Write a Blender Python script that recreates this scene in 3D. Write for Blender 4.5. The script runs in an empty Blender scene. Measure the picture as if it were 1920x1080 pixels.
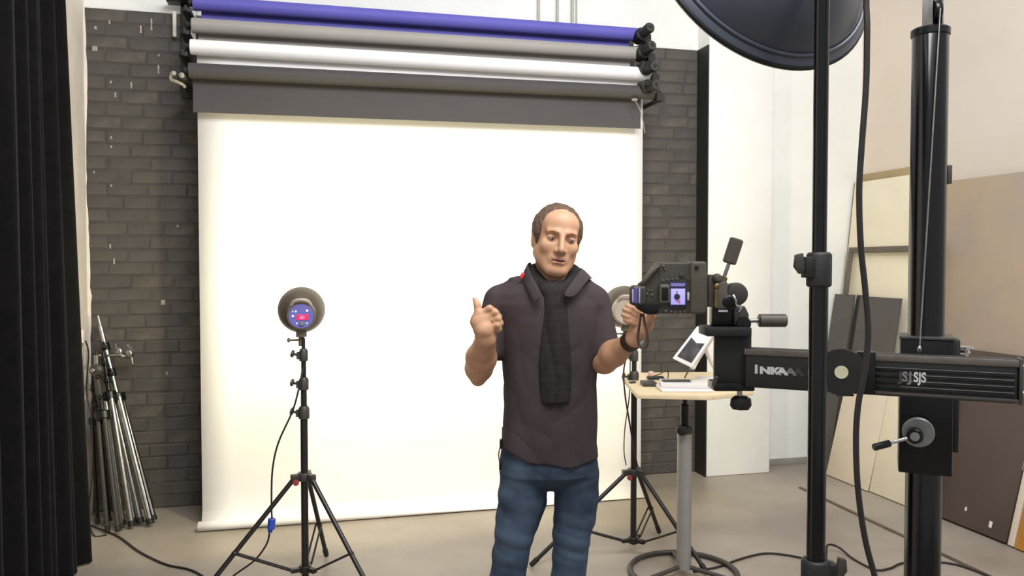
import bpy, math, random
import numpy as np
from mathutils import Vector, Matrix
random.seed(7)
SC = bpy.context.scene
COL = SC.collection

# ------------------------------------------------------------------ camera
FPX = 1500.0; CAMH = 1.58; PITCH = math.atan(45.0 / FPX)
cam_d = bpy.data.cameras.new('camera'); cam = bpy.data.objects.new('camera', cam_d); COL.objects.link(cam)
cam_d.sensor_width = 36.0; cam_d.lens = 36.0 * FPX / 1920.0
cam.location = (0, 0, CAMH); cam.rotation_euler = (math.pi / 2 - PITCH, 0, 0)
SC.camera = cam

# ------------------------------------------------------------------ light
w = bpy.data.worlds.new('world'); SC.world = w; w.use_nodes = True
w.node_tree.nodes['Background'].inputs[0].default_value = (0.975, 0.99, 1.0, 1)
w.node_tree.nodes['Background'].inputs[1].default_value = 0.5
SC.view_settings.view_transform = 'Standard'; SC.view_settings.look = 'None'
SC.view_settings.exposure = 0.0; SC.view_settings.gamma = 1.0; SC.view_settings.use_curve_mapping = False

def area(name, loc, target, size, power, col=(1, 1, 1), sizey=None):
    d = bpy.data.lights.new(name, 'AREA'); d.energy = power; d.color = col; d.size = size
    if sizey: d.shape = 'RECTANGLE'; d.size_y = sizey
    o = bpy.data.objects.new(name, d); COL.objects.link(o); o.location = loc
    o.rotation_euler = (Vector(target) - Vector(loc)).to_track_quat('-Z', 'Y').to_euler()
    return o
area('ceiling_lamp_front', (0.5, 0.9, 4.2), (-0.3, 4.8, 1.2), 1.6, 150, (0.985, 0.992, 1.0))
area('ceiling_lamp_right', (2.3, 1.6, 4.2), (1.6, 5.4, 1.0), 1.2, 72, (0.985, 0.992, 1.0))

# ------------------------------------------------------------------ colour and materials
def lin(c):
    c = c / 255.0
    return c / 12.92 if c <= 0.04045 else ((c + 0.055) / 1.055) ** 2.4
def rgb(r, g, b): return (lin(r), lin(g), lin(b), 1.0)
MATS = {}
def mat(name, col, rough=0.6, metal=0.0, col2=None, scale=8.0, bump=0.0, bscale=40.0, emit=None, estr=0.0,
        spec=0.5, sss=0.0, detail=4.0, stretch=None, coat=0.0, lo=0.35, hi=0.65, sheen=0.0):
    if name in MATS: return MATS[name]
    m = bpy.data.materials.new(name); m.use_nodes = True
    nt = m.node_tree; b = nt.nodes['Principled BSDF']
    b.inputs['Base Color'].default_value = col
    b.inputs['Roughness'].default_value = rough; b.inputs['Metallic'].default_value = metal
    b.inputs['Specular IOR Level'].default_value = spec
    if sss: b.inputs['Subsurface Weight'].default_value = sss; b.inputs['Subsurface Radius'].default_value = (0.012, 0.005, 0.003); b.inputs['Subsurface Scale'].default_value = 1.0
    if coat: b.inputs['Coat Weight'].default_value = coat; b.inputs['Coat Roughness'].default_value = 0.12
    if sheen: b.inputs['Sheen Weight'].default_value = sheen
    if emit: b.inputs['Emission Color'].default_value = emit; b.inputs['Emission Strength'].default_value = estr
    tc = nt.nodes.new('ShaderNodeTexCoord'); mp = nt.nodes.new('ShaderNodeMapping')
    nt.links.new(tc.outputs['Object'], mp.inputs['Vector'])
    if stretch: mp.inputs['Scale'].default_value = stretch
    if col2:
        n = nt.nodes.new('ShaderNodeTexNoise'); n.inputs['Scale'].default_value = scale; n.inputs['Detail'].default_value = detail
        nt.links.new(mp.outputs[0], n.inputs['Vector'])
        r = nt.nodes.new('ShaderNodeValToRGB'); r.color_ramp.elements[0].position = lo; r.color_ramp.elements[1].position = hi
        r.color_ramp.elements[0].color = col; r.color_ramp.elements[1].color = col2
        nt.links.new(n.outputs['Fac'], r.inputs[0]); nt.links.new(r.outputs[0], b.inputs['Base Color'])
    if bump:
        n2 = nt.nodes.new('ShaderNodeTexNoise'); n2.inputs['Scale'].default_value = bscale; n2.inputs['Detail'].default_value = 5
        nt.links.new(mp.outputs[0], n2.inputs['Vector'])
        bp = nt.nodes.new('ShaderNodeBump'); bp.inputs['Strength'].default_value = bump; bp.inputs['Distance'].default_value = 0.01
        nt.links.new(n2.outputs['Fac'], bp.inputs['Height']); nt.links.new(bp.outputs[0], b.inputs['Normal'])
    MATS[name] = m
    return m
M_FLOOR = mat('concrete_floor', rgb(142, 132, 122), 0.42, col2=rgb(162, 152, 141), scale=1.6, bump=0.08, bscale=25, detail=8, spec=0.4)
M_WHITE = mat('white_wall_paint', rgb(230, 230, 226), 0.75, col2=rgb(237, 237, 234), scale=2.5, bump=0.25, bscale=9)
M_LWALL = mat('old_white_paint', rgb(228, 218, 208), 0.8, col2=rgb(236, 227, 216), scale=5, bump=0.4, bscale=12)
M_BEIGE = mat('beige_wall_paint', rgb(216, 203, 190), 0.75, col2=rgb(224, 212, 200), scale=1.3, bump=0.15, bscale=7)
M_MORTAR = mat('black_painted_mortar', rgb(64, 60, 58), 0.7, col2=rgb(74, 70, 67), scale=6, bump=0.5, bscale=30)
M_BRICK = mat('black_painted_brick', rgb(75, 71, 68), 0.55, col2=rgb(90, 84, 78), scale=4, bump=0.3, bscale=22, spec=0.35)
M_BRICK2 = mat('black_painted_brick_worn', rgb(74, 70, 67), 0.55, col2=rgb(97, 90, 83), scale=9, bump=0.35, bscale=18, spec=0.35)
M_BRICK3 = mat('black_painted_brick_dark', rgb(72, 68, 66), 0.52, col2=rgb(85, 80, 76), scale=6, bump=0.3, bscale=26, spec=0.35)
M_CHIP = mat('pale_paint_chip', rgb(176, 168, 154), 0.8, col2=rgb(150, 142, 130), scale=60)
M_SKIRT = mat('grey_skirting', rgb(140, 136, 128), 0.7, col2=rgb(150, 146, 138), scale=5)
M_CURT = mat('black_velvet', rgb(15, 14, 15), 0.95, col2=rgb(20, 18, 19), scale=14, bump=0.2, bscale=120, spec=0.1, sheen=0.05)
M_BLUE = mat('blue_paper', rgb(92, 88, 176), 0.75, col2=rgb(98, 94, 182), scale=2)
M_GREY = mat('grey_paper', rgb(156, 151, 146), 0.8, col2=rgb(161, 156, 151), scale=2)
M_WPAP = mat('white_paper', rgb(243, 240, 238), 0.85, col2=rgb(246, 243, 241), scale=1)
M_BPAP = mat('black_paper', rgb(70, 66, 67), 0.75, col2=rgb(74, 70, 71), scale=2)
M_BLK = mat('black_metal', rgb(12, 12, 13), 0.32, col2=rgb(16, 16, 17), scale=30, spec=0.35)
M_BLKG = mat('black_gloss_metal', rgb(8, 8, 10), 0.16, col2=rgb(10, 10, 12), scale=6, spec=0.45)
M_BLKM = mat('black_matte_plastic', rgb(19, 18, 18), 0.55, col2=rgb(24, 23, 22), scale=50, bump=0.1, bscale=300)
M_TUBE = mat('stand_tube_black', rgb(28, 24, 23), 0.35, col2=rgb(34, 30, 28), scale=20, spec=0.5)
M_CHROME = mat('chrome', rgb(205, 203, 200), 0.18, metal=1.0, col2=rgb(190, 188, 186), scale=20)
M_STEEL = mat('brushed_steel', rgb(168, 166, 164), 0.35, metal=1.0, col2=rgb(150, 148, 146), scale=30)
M_ALU = mat('grey_lacquered_tube', rgb(158, 155, 152), 0.38, metal=0.35, col2=rgb(150, 147, 144), scale=10)
M_BRASS = mat('worn_brass', rgb(150, 128, 84), 0.35, metal=0.9, col2=rgb(120, 104, 72), scale=40)
M_HANDLE = mat('grey_brown_handle', rgb(92, 84, 77), 0.45, col2=rgb(82, 75, 69), scale=30, spec=0.5)
M_DGREY = mat('dark_grey_plastic', rgb(62, 58, 54), 0.45, col2=rgb(54, 50, 47), scale=40)
M_SILVERP = mat('silver_print', rgb(196, 196, 196), 0.5, col2=rgb(180, 180, 180), scale=60)
M_SILVERD = mat('faded_silver_print', rgb(120, 120, 120), 0.5, col2=rgb(96, 96, 96), scale=60)
M_CREAMDOT = mat('cream_plastic', rgb(206, 202, 172), 0.5, col2=rgb(198, 194, 164), scale=40)
M_DIAL = mat('grey_dial', rgb(146, 148, 146), 0.4, metal=0.3, col2=rgb(132, 134, 132), scale=30)
M_WOOD = mat('pale_birch_ply', rgb(222, 204, 168), 0.5, col2=rgb(212, 192, 154), scale=5, stretch=(2, 14, 2))
M_WHP = mat('white_plastic', rgb(216, 209, 204), 0.4, col2=rgb(222, 216, 211), scale=10)
M_SCREEN = mat('tablet_glass', rgb(58, 56, 58), 0.12, col2=rgb(104, 100, 100), scale=14, spec=0.5, lo=0.45, hi=0.7)
M_PAPERST = mat('white_sheet', rgb(236, 232, 230), 0.8, col2=rgb(228, 222, 222), scale=6)
M_CABLE = mat('black_cable', rgb(30, 26, 25), 0.5, col2=rgb(36, 32, 30), scale=40)
M_CABLER = mat('dark_red_cable', rgb(66, 22, 22), 0.5, col2=rgb(50, 18, 18), scale=40)
M_PLUG = mat('blue_plug', rgb(50, 84, 190), 0.45, col2=rgb(42, 74, 172), scale=40)
M_RED = mat('red_sticker', rgb(170, 70, 72), 0.5, col2=rgb(150, 58, 60), scale=40)
M_REDTAG = mat('red_tag', rgb(196, 40, 50), 0.7, col2=rgb(180, 34, 44), scale=60)
M_REFL = mat('brown_grey_reflector', rgb(96, 84, 70), 0.45, col2=rgb(80, 70, 60), scale=10, spec=0.4)
M_REFLIN = mat('silver_reflector_inside', rgb(225, 225, 222), 0.35, metal=0.8, col2=rgb(215, 215, 212), scale=50)
M_HEADB = mat('flash_body', rgb(112, 102, 90), 0.45, col2=rgb(98, 89, 78), scale=12)
M_HEADC = mat('flash_body_pale', rgb(186, 172, 156), 0.45, col2=rgb(170, 158, 142), scale=12)
M_PANEL = mat('purple_control_panel', rgb(104, 102, 176), 0.4, col2=rgb(112, 110, 184), scale=20)
M_LED = mat('white_led', rgb(240, 245, 255), 0.4, col2=rgb(230, 235, 250), scale=40, emit=(0.85, 0.92, 1, 1), estr=1.6)
M_REDLED = mat('red_display', rgb(190, 20, 60), 0.4, col2=rgb(200, 30, 70), scale=40, emit=(0.9, 0.03, 0.12, 1), estr=0.7)
M_PINKLED = mat('pink_digits', rgb(255, 120, 170), 0.4, col2=rgb(255, 140, 180), scale=40, emit=(1, 0.25, 0.45, 1), estr=1.2)
M_BULB = mat('modelling_lamp', rgb(255, 240, 200), 0.4, col2=rgb(255, 240, 210), scale=10, emit=(1, 0.88, 0.62, 1), estr=12.0)
M_DISH = mat('black_dish', rgb(56, 61, 74), 0.36, col2=rgb(60, 65, 78), scale=8, spec=0.7)
M_CREAM = mat('cream_board', rgb(232, 222, 200), 0.6, col2=rgb(226, 215, 192), scale=3, bump=0.05, bscale=60)
M_CREAM2 = mat('pale_cream_board', rgb(222, 208, 190), 0.6, col2=rgb(214, 200, 182), scale=4)
M_BOARDEDGE = mat('dark_board_edge', rgb(78, 68, 54), 0.7, col2=rgb(92, 80, 62), scale=20)
M_OCHRE = mat('ochre_board', rgb(170, 150, 112), 0.6, col2=rgb(158, 138, 102), scale=5)
M_DBOARD = mat('dark_grey_board', rgb(78, 73, 71), 0.65, col2=rgb(84, 79, 77), scale=3)
M_BBOARD = mat('black_board', rgb(34, 32, 31), 0.6, col2=rgb(40, 38, 36), scale=5)
M_FRAME = mat('grey_brown_frame', rgb(104, 94, 82), 0.6, col2=rgb(94, 85, 74), scale=8)
M_TAN = mat('tan_hardboard', rgb(168, 152, 138), 0.65, col2=rgb(180, 160, 134), scale=2.2)
M_BROWN = mat('dark_brown_board', rgb(84, 70, 63), 0.6, col2=rgb(76, 63, 56), scale=2.5, bump=0.05, bscale=50)
M_ORANGE = mat('orange_board', rgb(198, 138, 58), 0.6, col2=rgb(186, 126, 50), scale=5)
M_TAPE = mat('grey_tape', rgb(150, 140, 138), 0.5, col2=rgb(138, 128, 126), scale=30)
M_SKIN = mat('skin', rgb(180, 138, 108), 0.5, col2=rgb(194, 149, 120), scale=24, sss=0.08, spec=0.4, bump=0.04, bscale=160)
M_LIP = mat('lip_skin', rgb(170, 106, 94), 0.45, col2=rgb(176, 108, 98), scale=60)
M_MOUTH = mat('mouth_dark', rgb(74, 34, 32), 0.6, col2=rgb(64, 30, 28), scale=60)
M_EYE = mat('eye_dark', rgb(70, 50, 42), 0.3, col2=rgb(60, 42, 36), scale=60)
M_SCLERA = mat('eye_white', rgb(176, 150, 138), 0.35, col2=rgb(166, 140, 128), scale=60)
M_BROW = mat('eyebrow_hair', rgb(146, 104, 78), 0.8, col2=rgb(134, 94, 68), scale=120)
M_HAIR = mat('brown_hair', rgb(74, 54, 40), 0.6, col2=rgb(102, 79, 62), scale=30, stretch=(5, 1, 1), bump=0.5, bscale=90)
M_SHIRT = mat('dark_shirt_cloth', rgb(60, 51, 54), 0.85, col2=rgb(66, 57, 59), scale=8, bump=0.06, bscale=200, spec=0.25)
M_SCARF = mat('black_scarf_knit', rgb(40, 37, 37), 0.95, col2=rgb(47, 44, 43), scale=40, bump=0.15, bscale=260, spec=0.15)
M_JEANS = mat('blue_denim', rgb(46, 56, 72), 0.85, col2=rgb(70, 85, 104), scale=9, bump=0.12, bscale=300, spec=0.2)
M_SHOE = mat('black_leather', rgb(26, 24, 24), 0.4, col2=rgb(32, 30, 30), scale=20)
M_GOLD = mat('gold', rgb(230, 200, 130), 0.2, metal=1.0, col2=rgb(220, 190, 120), scale=40)
M_BAND = mat('brown_leather_band', rgb(52, 32, 26), 0.5, col2=rgb(60, 38, 30), scale=40)
M_STRAP = mat('brown_strap', rgb(58, 38, 30), 0.6, col2=rgb(66, 44, 36), scale=40)
M_CAMB = mat('camera_body', rgb(66, 60, 52), 0.5, col2=rgb(56, 51, 45), scale=24, bump=0.15, bscale=220)
M_CAMG = mat('camera_grip_rubber', rgb(84, 78, 68), 0.5, col2=rgb(74, 68, 59), scale=14, bump=0.1, bscale=200)
M_LCDF = mat('lcd_bezel', rgb(40, 36, 66), 0.25, col2=rgb(46, 42, 74), scale=20)
M_LCD = mat('lcd_screen', rgb(150, 145, 215), 0.4, col2=rgb(160, 155, 225), scale=5, emit=(0.42, 0.4, 0.85, 1), estr=0.55)
M_LCD2 = mat('lcd_menu_bar', rgb(110, 105, 165), 0.4, col2=rgb(104, 99, 158), scale=5, emit=(0.2, 0.19, 0.42, 1), estr=0.35)
M_LCDK = mat('lcd_dark_figure', rgb(40, 30, 60), 0.5, col2=rgb(46, 34, 66), scale=50)
M_LCDP = mat('lcd_pink_figure', rgb(190, 130, 160), 0.5, col2=rgb(180, 120, 150), scale=50)
M_PURP = mat('purple_label', rgb(92, 82, 140), 0.45, col2=rgb(70, 60, 112), scale=12)
M_LILAC = mat('lilac_label', rgb(170, 166, 200), 0.4, col2=rgb(160, 156, 190), scale=20)
M_KEYS = mat('dark_keys', rgb(60, 56, 56), 0.6, col2=rgb(74, 70, 70), scale=50)
M_PINKC = mat('pale_pink_plastic', rgb(212, 176, 160), 0.5, col2=rgb(200, 164, 148), scale=30)
M_SOCKET = mat('white_socket', rgb(226, 220, 214), 0.5, col2=rgb(220, 214, 208), scale=20)
M_PIPE = mat('grey_white_pipe_paint', rgb(176, 174, 164), 0.6, col2=rgb(186, 184, 174), scale=5)
M_TRIM = mat('floor_channel_metal', rgb(112, 100, 86), 0.45, metal=0.3, col2=rgb(92, 82, 70), scale=10)

# ------------------------------------------------------------------ pixel helpers (1920 x 1080 frame -> points in the room)
CP, SP = math.cos(PITCH), math.sin(PITCH)
def ray(px, py):
    u = (px - 960) / FPX; v = (540 - py) / FPX
    return Vector((u, CP + v * SP, -SP + v * CP))
def P(px, py, D):
    r = ray(px, py); return Vector((0, 0, CAMH)) + r * (D / r.y)
def F(px, py, z=0.0):
    r = ray(px, py); return Vector((0, 0, CAMH)) + r * ((z - CAMH) / r.z)
def ZAT(py, px, D): return P(px, py, D).z

# ------------------------------------------------------------------ object helpers
def tag(o, label=None, cat=None, group=None, kind=None):
    if label: o['label'] = label
    if cat: o['category'] = cat
    if group: o['group'] = group
    if kind: o['kind'] = kind
    return o
def thing(name, loc, label, cat, group=None):
    o = bpy.data.objects.new(name, None); COL.objects.link(o); o.location = Vector(loc); o.empty_display_size = 0.05
    return tag(o, label, cat, group)
def root_loc(o):
    l = Vector((0, 0, 0))
    while o is not None:
        l += o.location; o = o.parent
    return l
class MB:
    def __init__(s): s.v = []; s.f = []
    def add(s, vs, fs):
        n = len(s.v); s.v += [tuple(x) for x in vs]; s.f += [tuple(i + n for i in f) for f in fs]; return s
    def box(s, c, d, R=None):
        c = Vector(c); hx, hy, hz = d[0] / 2, d[1] / 2, d[2] / 2
        vs = [Vector((x, y, z)) for x in (-hx, hx) for y in (-hy, hy) for z in (-hz, hz)]
        if R is not None: vs = [R @ v for v in vs]
        vs = [c + v for v in vs]
        return s.add(vs, [(0, 1, 3, 2), (4, 6, 7, 5), (0, 4, 5, 1), (2, 3, 7, 6), (0, 2, 6, 4), (1, 5, 7, 3)])
    def lathe(s, a, axis, prof, n=24, cap0=True, cap1=True):
        """prof: list of (distance along axis, radius)"""
        a = Vector(a); k = Vector(axis).normalized()
        x = k.orthogonal().normalized(); y = k.cross(x)
        vs = []; fs = []
        for (t, r) in prof:
            for i in range(n):
                an = 2 * math.pi * i / n
                vs.append(a + k * t + (x * math.cos(an) + y * math.sin(an)) * r)
        m = len(prof)
        for j in range(m - 1):
            for i in range(n):
                i2 = (i + 1) % n
                fs.append((j * n + i, j * n + i2, (j + 1) * n + i2, (j + 1) * n + i))
        if cap0: fs.append(tuple(reversed(range(n))))
        if cap1: fs.append(tuple((m - 1) * n + i for i in range(n)))
        return s.add(vs, fs)
    def cyl(s, a, b, r, r2=None, n=16):
        a = Vector(a); b = Vector(b); L = (b - a).length
        r2 = r if r2 is None else r2
        e = min(0.15 * min(r, r2), L * 0.2)
        return s.lathe(a, b - a, [(0, max(r - e, 1e-4)), (e, r), (L - e, r2), (L, max(r2 - e, 1e-4))], n)
    def tube(s, pts, r, n=8, sm=6):
        pts = [Vector(p) for p in pts]
        if sm > 1 and len(pts) > 2: pts = catmull(pts, sm)
        prev = None; vs = []; fs = []
        for i, p in enumerate(pts):
            t = (pts[min(i + 1, len(pts) - 1)] - pts[max(i - 1, 0)]).normalized()
            if prev is None: x = t.orthogonal().normalized()
            else: x = (prev - t * prev.dot(t)).normalized()
            prev = x; y = t.cross(x)
            rr = r[min(i, len(r) - 1)] if isinstance(r, (list, tuple)) else r
            for k in range(n):
                an = 2 * math.pi * k / n
                vs.append(p + (x * math.cos(an) + y * math.sin(an)) * rr)
        m = len(pts)
        for j in range(m - 1):
            for i in range(n):
                i2 = (i + 1) % n
                fs.append((j * n + i, j * n + i2, (j + 1) * n + i2, (j + 1) * n + i))
        fs.append(tuple(reversed(range(n)))); fs.append(tuple((m - 1) * n + i for i in range(n)))
        return s.add(vs, fs)
    def prism(s, poly, off):
        """poly: list of 3D points, off: extrusion vector"""
        n = len(poly); off = Vector(off)
        vs = [Vector(p) for p in poly] + [Vector(p) + off for p in poly]
        fs = [tuple(range(n)), tuple(reversed(range(n, 2 * n)))]
        for i in range(n):
            j = (i + 1) % n; fs.append((i, i + n, j + n, j))
        return s.add(vs, fs)
    def ring(s, c, axis, R, r, n=40, m=10):
        k = Vector(axis).normalized(); x = k.orthogonal().normalized(); y = k.cross(x); c = Vector(c)
        vs = []; fs = []
        for i in range(n):
            a = 2 * math.pi * i / n; d = x * math.cos(a) + y * math.sin(a)
            for j in range(m):
                b = 2 * math.pi * j / m
                vs.append(c + d * (R + r * math.cos(b)) + k * (r * math.sin(b)))
        for i in range(n):
            for j in range(m):
                i2 = (i + 1) % n; j2 = (j + 1) % m
                fs.append((i * m + j, i2 * m + j, i2 * m + j2, i * m + j2))
        return s.add(vs, fs)
    def sphere(s, c, r, n=16, m=10, sc=(1, 1, 1), R=None):
        c = Vector(c); vs = []; fs = []
        for j in range(m + 1):
            th = math.pi * j / m
            for i in range(n):
                a = 2 * math.pi * i / n
                q = Vector((math.sin(th) * math.cos(a) * sc[0], math.sin(th) * math.sin(a) * sc[1], math.cos(th) * sc[2])) * r
                if R is not None: q = R @ q
                vs.append(c + q)
        for j in range(m):
            for i in range(n):
                i2 = (i + 1) % n
                fs.append((j * n + i, (j + 1) * n + i, (j + 1) * n + i2, j * n + i2))
        return s.add(vs, fs)
    def build(s, name, m, parent=None, loc=None, bevel=0.0, angle=40, seg=2):
        me = bpy.data.meshes.new(name)
        o = bpy.data.objects.new(name, me); COL.objects.link(o)
        if parent is not None: o.parent = parent; L = root_loc(parent)
        else:
            L = Vector(loc) if loc is not None else base_of(s.v); o.location = L
        me.from_pydata([tuple(Vector(v) - L) for v in s.v], [], s.f); me.validate(); me.update()
        import bmesh
        bm = bmesh.new(); bm.from_mesh(me); bmesh.ops.remove_doubles(bm, verts=bm.verts, dist=1e-6)
        bmesh.ops.recalc_face_normals(bm, faces=bm.faces)
        if bevel > 0:
            ed = [e for e in bm.edges if len(e.link_faces) == 2 and e.calc_face_angle(0) > math.radians(50)]
            bmesh.ops.bevel(bm, geom=ed, offset=bevel, segments=seg, affect='EDGES', profile=0.5, clamp_overlap=True)
        bm.to_mesh(me); bm.free()
        me.shade_smooth()
        try: me.set_sharp_from_angle(angle=math.radians(angle))
        except Exception: pass
        me.materials.append(m)
        return o
def base_of(vs):
    a = np.array([tuple(v) for v in vs]); lo = a.min(0); hi = a.max(0)
    return Vector(((lo[0] + hi[0]) / 2, (lo[1] + hi[1]) / 2, lo[2]))
def catmull(p, k):
    out = []
    q = [p[0] * 2 - p[1]] + p + [p[-1] * 2 - p[-2]]
    for i in range(1, len(q) - 2):
        for j in range(k):
            t = j / k
            a, b, c, d = q[i - 1], q[i], q[i + 1], q[i + 2]
            out.append(0.5 * ((2 * b) + (c - a) * t + (2 * a - 5 * b + 4 * c - d) * t * t + (3 * b - a - 3 * c + d) * t ** 3))
    out.append(p[-1]); return out
def frame(x, y, z):
    return Matrix((x, y, z)).transposed()
def RZ(a): return Matrix.Rotation(a, 3, 'Z')
def text_mesh(s, size, depth=0.0006, heavy=0.0, squash=1.0):
    cu = bpy.data.curves.new('t', 'FONT'); cu.body = s; cu.size = size; cu.extrude = depth; cu.offset = heavy
    cu.align_x = 'LEFT'
    o = bpy.data.objects.new('t', cu); COL.objects.link(o)
    dg = bpy.context.evaluated_depsgraph_get(); me = o.evaluated_get(dg).to_mesh()
    vs = [Vector((v.co.x * squash, v.co.y, v.co.z)) for v in me.vertices]; fs = [tuple(p.vertices) for p in me.polygons]
    o.evaluated_get(dg).to_mesh_clear(); bpy.data.objects.remove(o); bpy.data.curves.remove(cu)
    return vs, fs

# ------------------------------------------------------------------ the setting
U = Vector((0.9705, 0.2411, 0)); N = Vector((0.2411, -0.9705, 0))      # along the back wall, out of the back wall
B0 = Vector((-2.27, 5.15, 0)); UP = Vector((0, 0, 1))
WANG = math.atan2(0.2411, 0.9705)
def W(s, z, o=0.0): return B0 + U * s + N * o + UP * z
S0, S1, S2 = -0.418, 3.778, 4.306          # left corner, right end of the brick bay, right end of the white pier
ZT = 3.18; CEIL = 4.6
def s_at(px, o):
    r = ray(px, 495); k = r.x / r.y
    # B0.x+U.x s+N.x o = k (B0.y+U.y s+N.y o)
    return (k * (B0.y + N.y * o) - B0.x - N.x * o) / (U.x - k * U.y)
O2 = -0.02
SR = s_at(1612, O2)
CR = W(SR, 0, O2)                           # right corner at the floor
TD = -N * -1.0                              # toward the camera along the right wall
TD = Vector((0.2411, -0.9705, 0)); NR = Vector((-0.9705, -0.2411, 0))
def RW(t, z, o=0.0): return CR + TD * t + NR * o + UP * z
def t_at(px, o, z=None):
    r = ray(px, 495); k = r.x / r.y
    return (k * (CR.y + NR.y * o) - CR.x - NR.x * o) / (TD.x - k * TD.y)

floor = MB()
floor.box((0.2, 2.6, -0.05), (9.0, 11.0, 0.1)).build('floor', M_FLOOR, loc=(0.2, 2.6, 0)); tag(bpy.data.objects['floor'], kind='structure')

bw = MB()
bw.prism([W(S0, 0, 0.0102), W(S1, 0, 0.0102), W(S1, ZT, 0.0102), W(S0, ZT, 0.0102)], -N * 0.2)
wall_back = bw.build('wall_back', M_MORTAR, loc=W(S0, 0, 0)); tag(wall_back, kind='structure')
m = MB(); m.prism([W(S1, 0, -0.012), W(S1, ZT, -0.012), W(S1, ZT, 0.1795), W(S1, 0, 0.1795)], U * 0.008)
m.v = [tuple(Vector(v) - U * 0.0085) for v in m.v]
tag(m.build('reveal', M_BBOARD, wall_back), 'black painted side of the brick bay beside the white pier')
m = MB()                                     # white plaster above the bay
m.prism([W(S0, ZT, 0), W(S1, ZT, 0), W(S1, CEIL, 0), W(S0, CEIL, 0)], -N * 0.2)
tag(m.build('wall_back_upper', M_WHITE), kind='structure')
m = MB(); m.prism([W(S1, 0, 0.18), W(S2, 0, 0.18), W(S2, CEIL, 0.18), W(S1, CEIL, 0.18)], -N * 0.4)
tag(m.build('wall_pier', M_WHITE, bevel=0.012), kind='structure')
m = MB(); m.prism([W(S2, 0, O2), W(SR + 0.3, 0, O2), W(SR + 0.3, CEIL, O2), W(S2, CEIL, O2)], -N * 0.2)
tag(m.build('wall_back_right', M_WHITE), kind='structure')
m = MB(); m.prism([W(S2, 0, O2 + 0.001), W(SR, 0, O2 + 0.001), W(SR, 0.05, O2 + 0.001), W(S2, 0.05, O2 + 0.001)], N * 0.015)
tag(m.build('baseboard_back', M_SKIRT, bevel=0.003), kind='structure')
m = MB(); m.prism([RW(0, 0), RW(4.2, 0), RW(4.2, CEIL), RW(0, CEIL)], -NR * 0.2)
tag(m.build('wall_right', M_BEIGE), kind='structure')
# left wall: uneven painted edge where it meets the brick
m = MB()
LW = W(S0, 0, 0)
def LWP(t, z, o=0.0): return LW + TD * t - NR * o + UP * z
m.prism([LWP(-0.05, 0), LWP(4.2, 0), LWP(4.2, CEIL), LWP(-0.05, CEIL)], NR * 0.2)
wall_left = m.build('wall_left', M_LWALL); tag(wall_left, kind='structure')
# paint overlapping the corner: ragged vertical lip of plaster
m = MB(); random.seed(3); pts = []
nz = 60
for i in range(nz + 1):
    z = ZT * i / nz
    pts.append((z, 0.006 + 0.006 * random.random() + 0.006 * math.sin(z * 5.1) + (0.008 if 0.7 < z < 1.4 else 0)))
poly = [W(S0, 0, 0.004)] + [W(S0 + wd, z, 0.004) for z, wd in pts] + [W(S0, ZT, 0.004)]
m.prism(poly, N * 0.012)
tag(m.build('plaster_lip', M_LWALL, wall_left), 'ragged edge of white plaster along the corner')

# bricks, one object each where they show; behind the paper sweep they are one mesh
random.seed(11)
BL, BH, JT = 0.236, 0.076, 0.006
def brick_mesh(name, L, seed):
    rnd = random.Random(seed); b = MB()
    hx, hz, d = L / 2, BH / 2, 0.030
    j = lambda a: a + rnd.uniform(-0.003, 0.003)
    e = 0.006
    back = [(-hx, 0.008, -hz), (hx, 0.008, -hz), (hx, 0.008, hz), (-hx, 0.008, hz)]
    mid = [(j(-hx), -d + 0.022, j(-hz)), (j(hx), -d + 0.022, j(-hz)), (j(hx), -d + 0.022, j(hz)), (j(-hx), -d + 0.022, j(hz))]
    fr = [(j(-hx + e), -d + 0.017, j(-hz + e)), (j(hx - e), -d + 0.017, j(-hz + e)), (j(hx - e), -d + 0.017, j(hz - e)), (j(-hx + e), -d + 0.017, j(hz - e))]
    vs = back + mid + fr; fs = [(0, 3, 2, 1), (8, 9, 10, 11)]
    for a in (0, 4):
        for i in range(4):
            k = (i + 1) % 4; fs.append((a + i, a + k, a + 4 + k, a + 4 + i))
    me = bpy.data.meshes.new(name); me.from_pydata(vs, [], fs); me.update(); return me
BM = {}
for mi, mm in enumerate((M_BRICK, M_BRICK2, M_BRICK3)):
    for k in range(4):
        me = brick_mesh('brick', BL - JT, 40 + k); me.materials.append(mm); BM[(mi, k)] = me
        me = brick_mesh('brick', (BL - JT) / 2 - JT / 2, 60 + k); me.materials.append(mm); BM[(mi, k, 'h')] = me
sP0, sP1 = s_at(372, 0), s_at(1187, 0)       # what the paper covers as seen from here
rows = int(ZT / (BH + JT)) ; pitchz = ZT / rows
hidden = MB(); nb = 0
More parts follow.
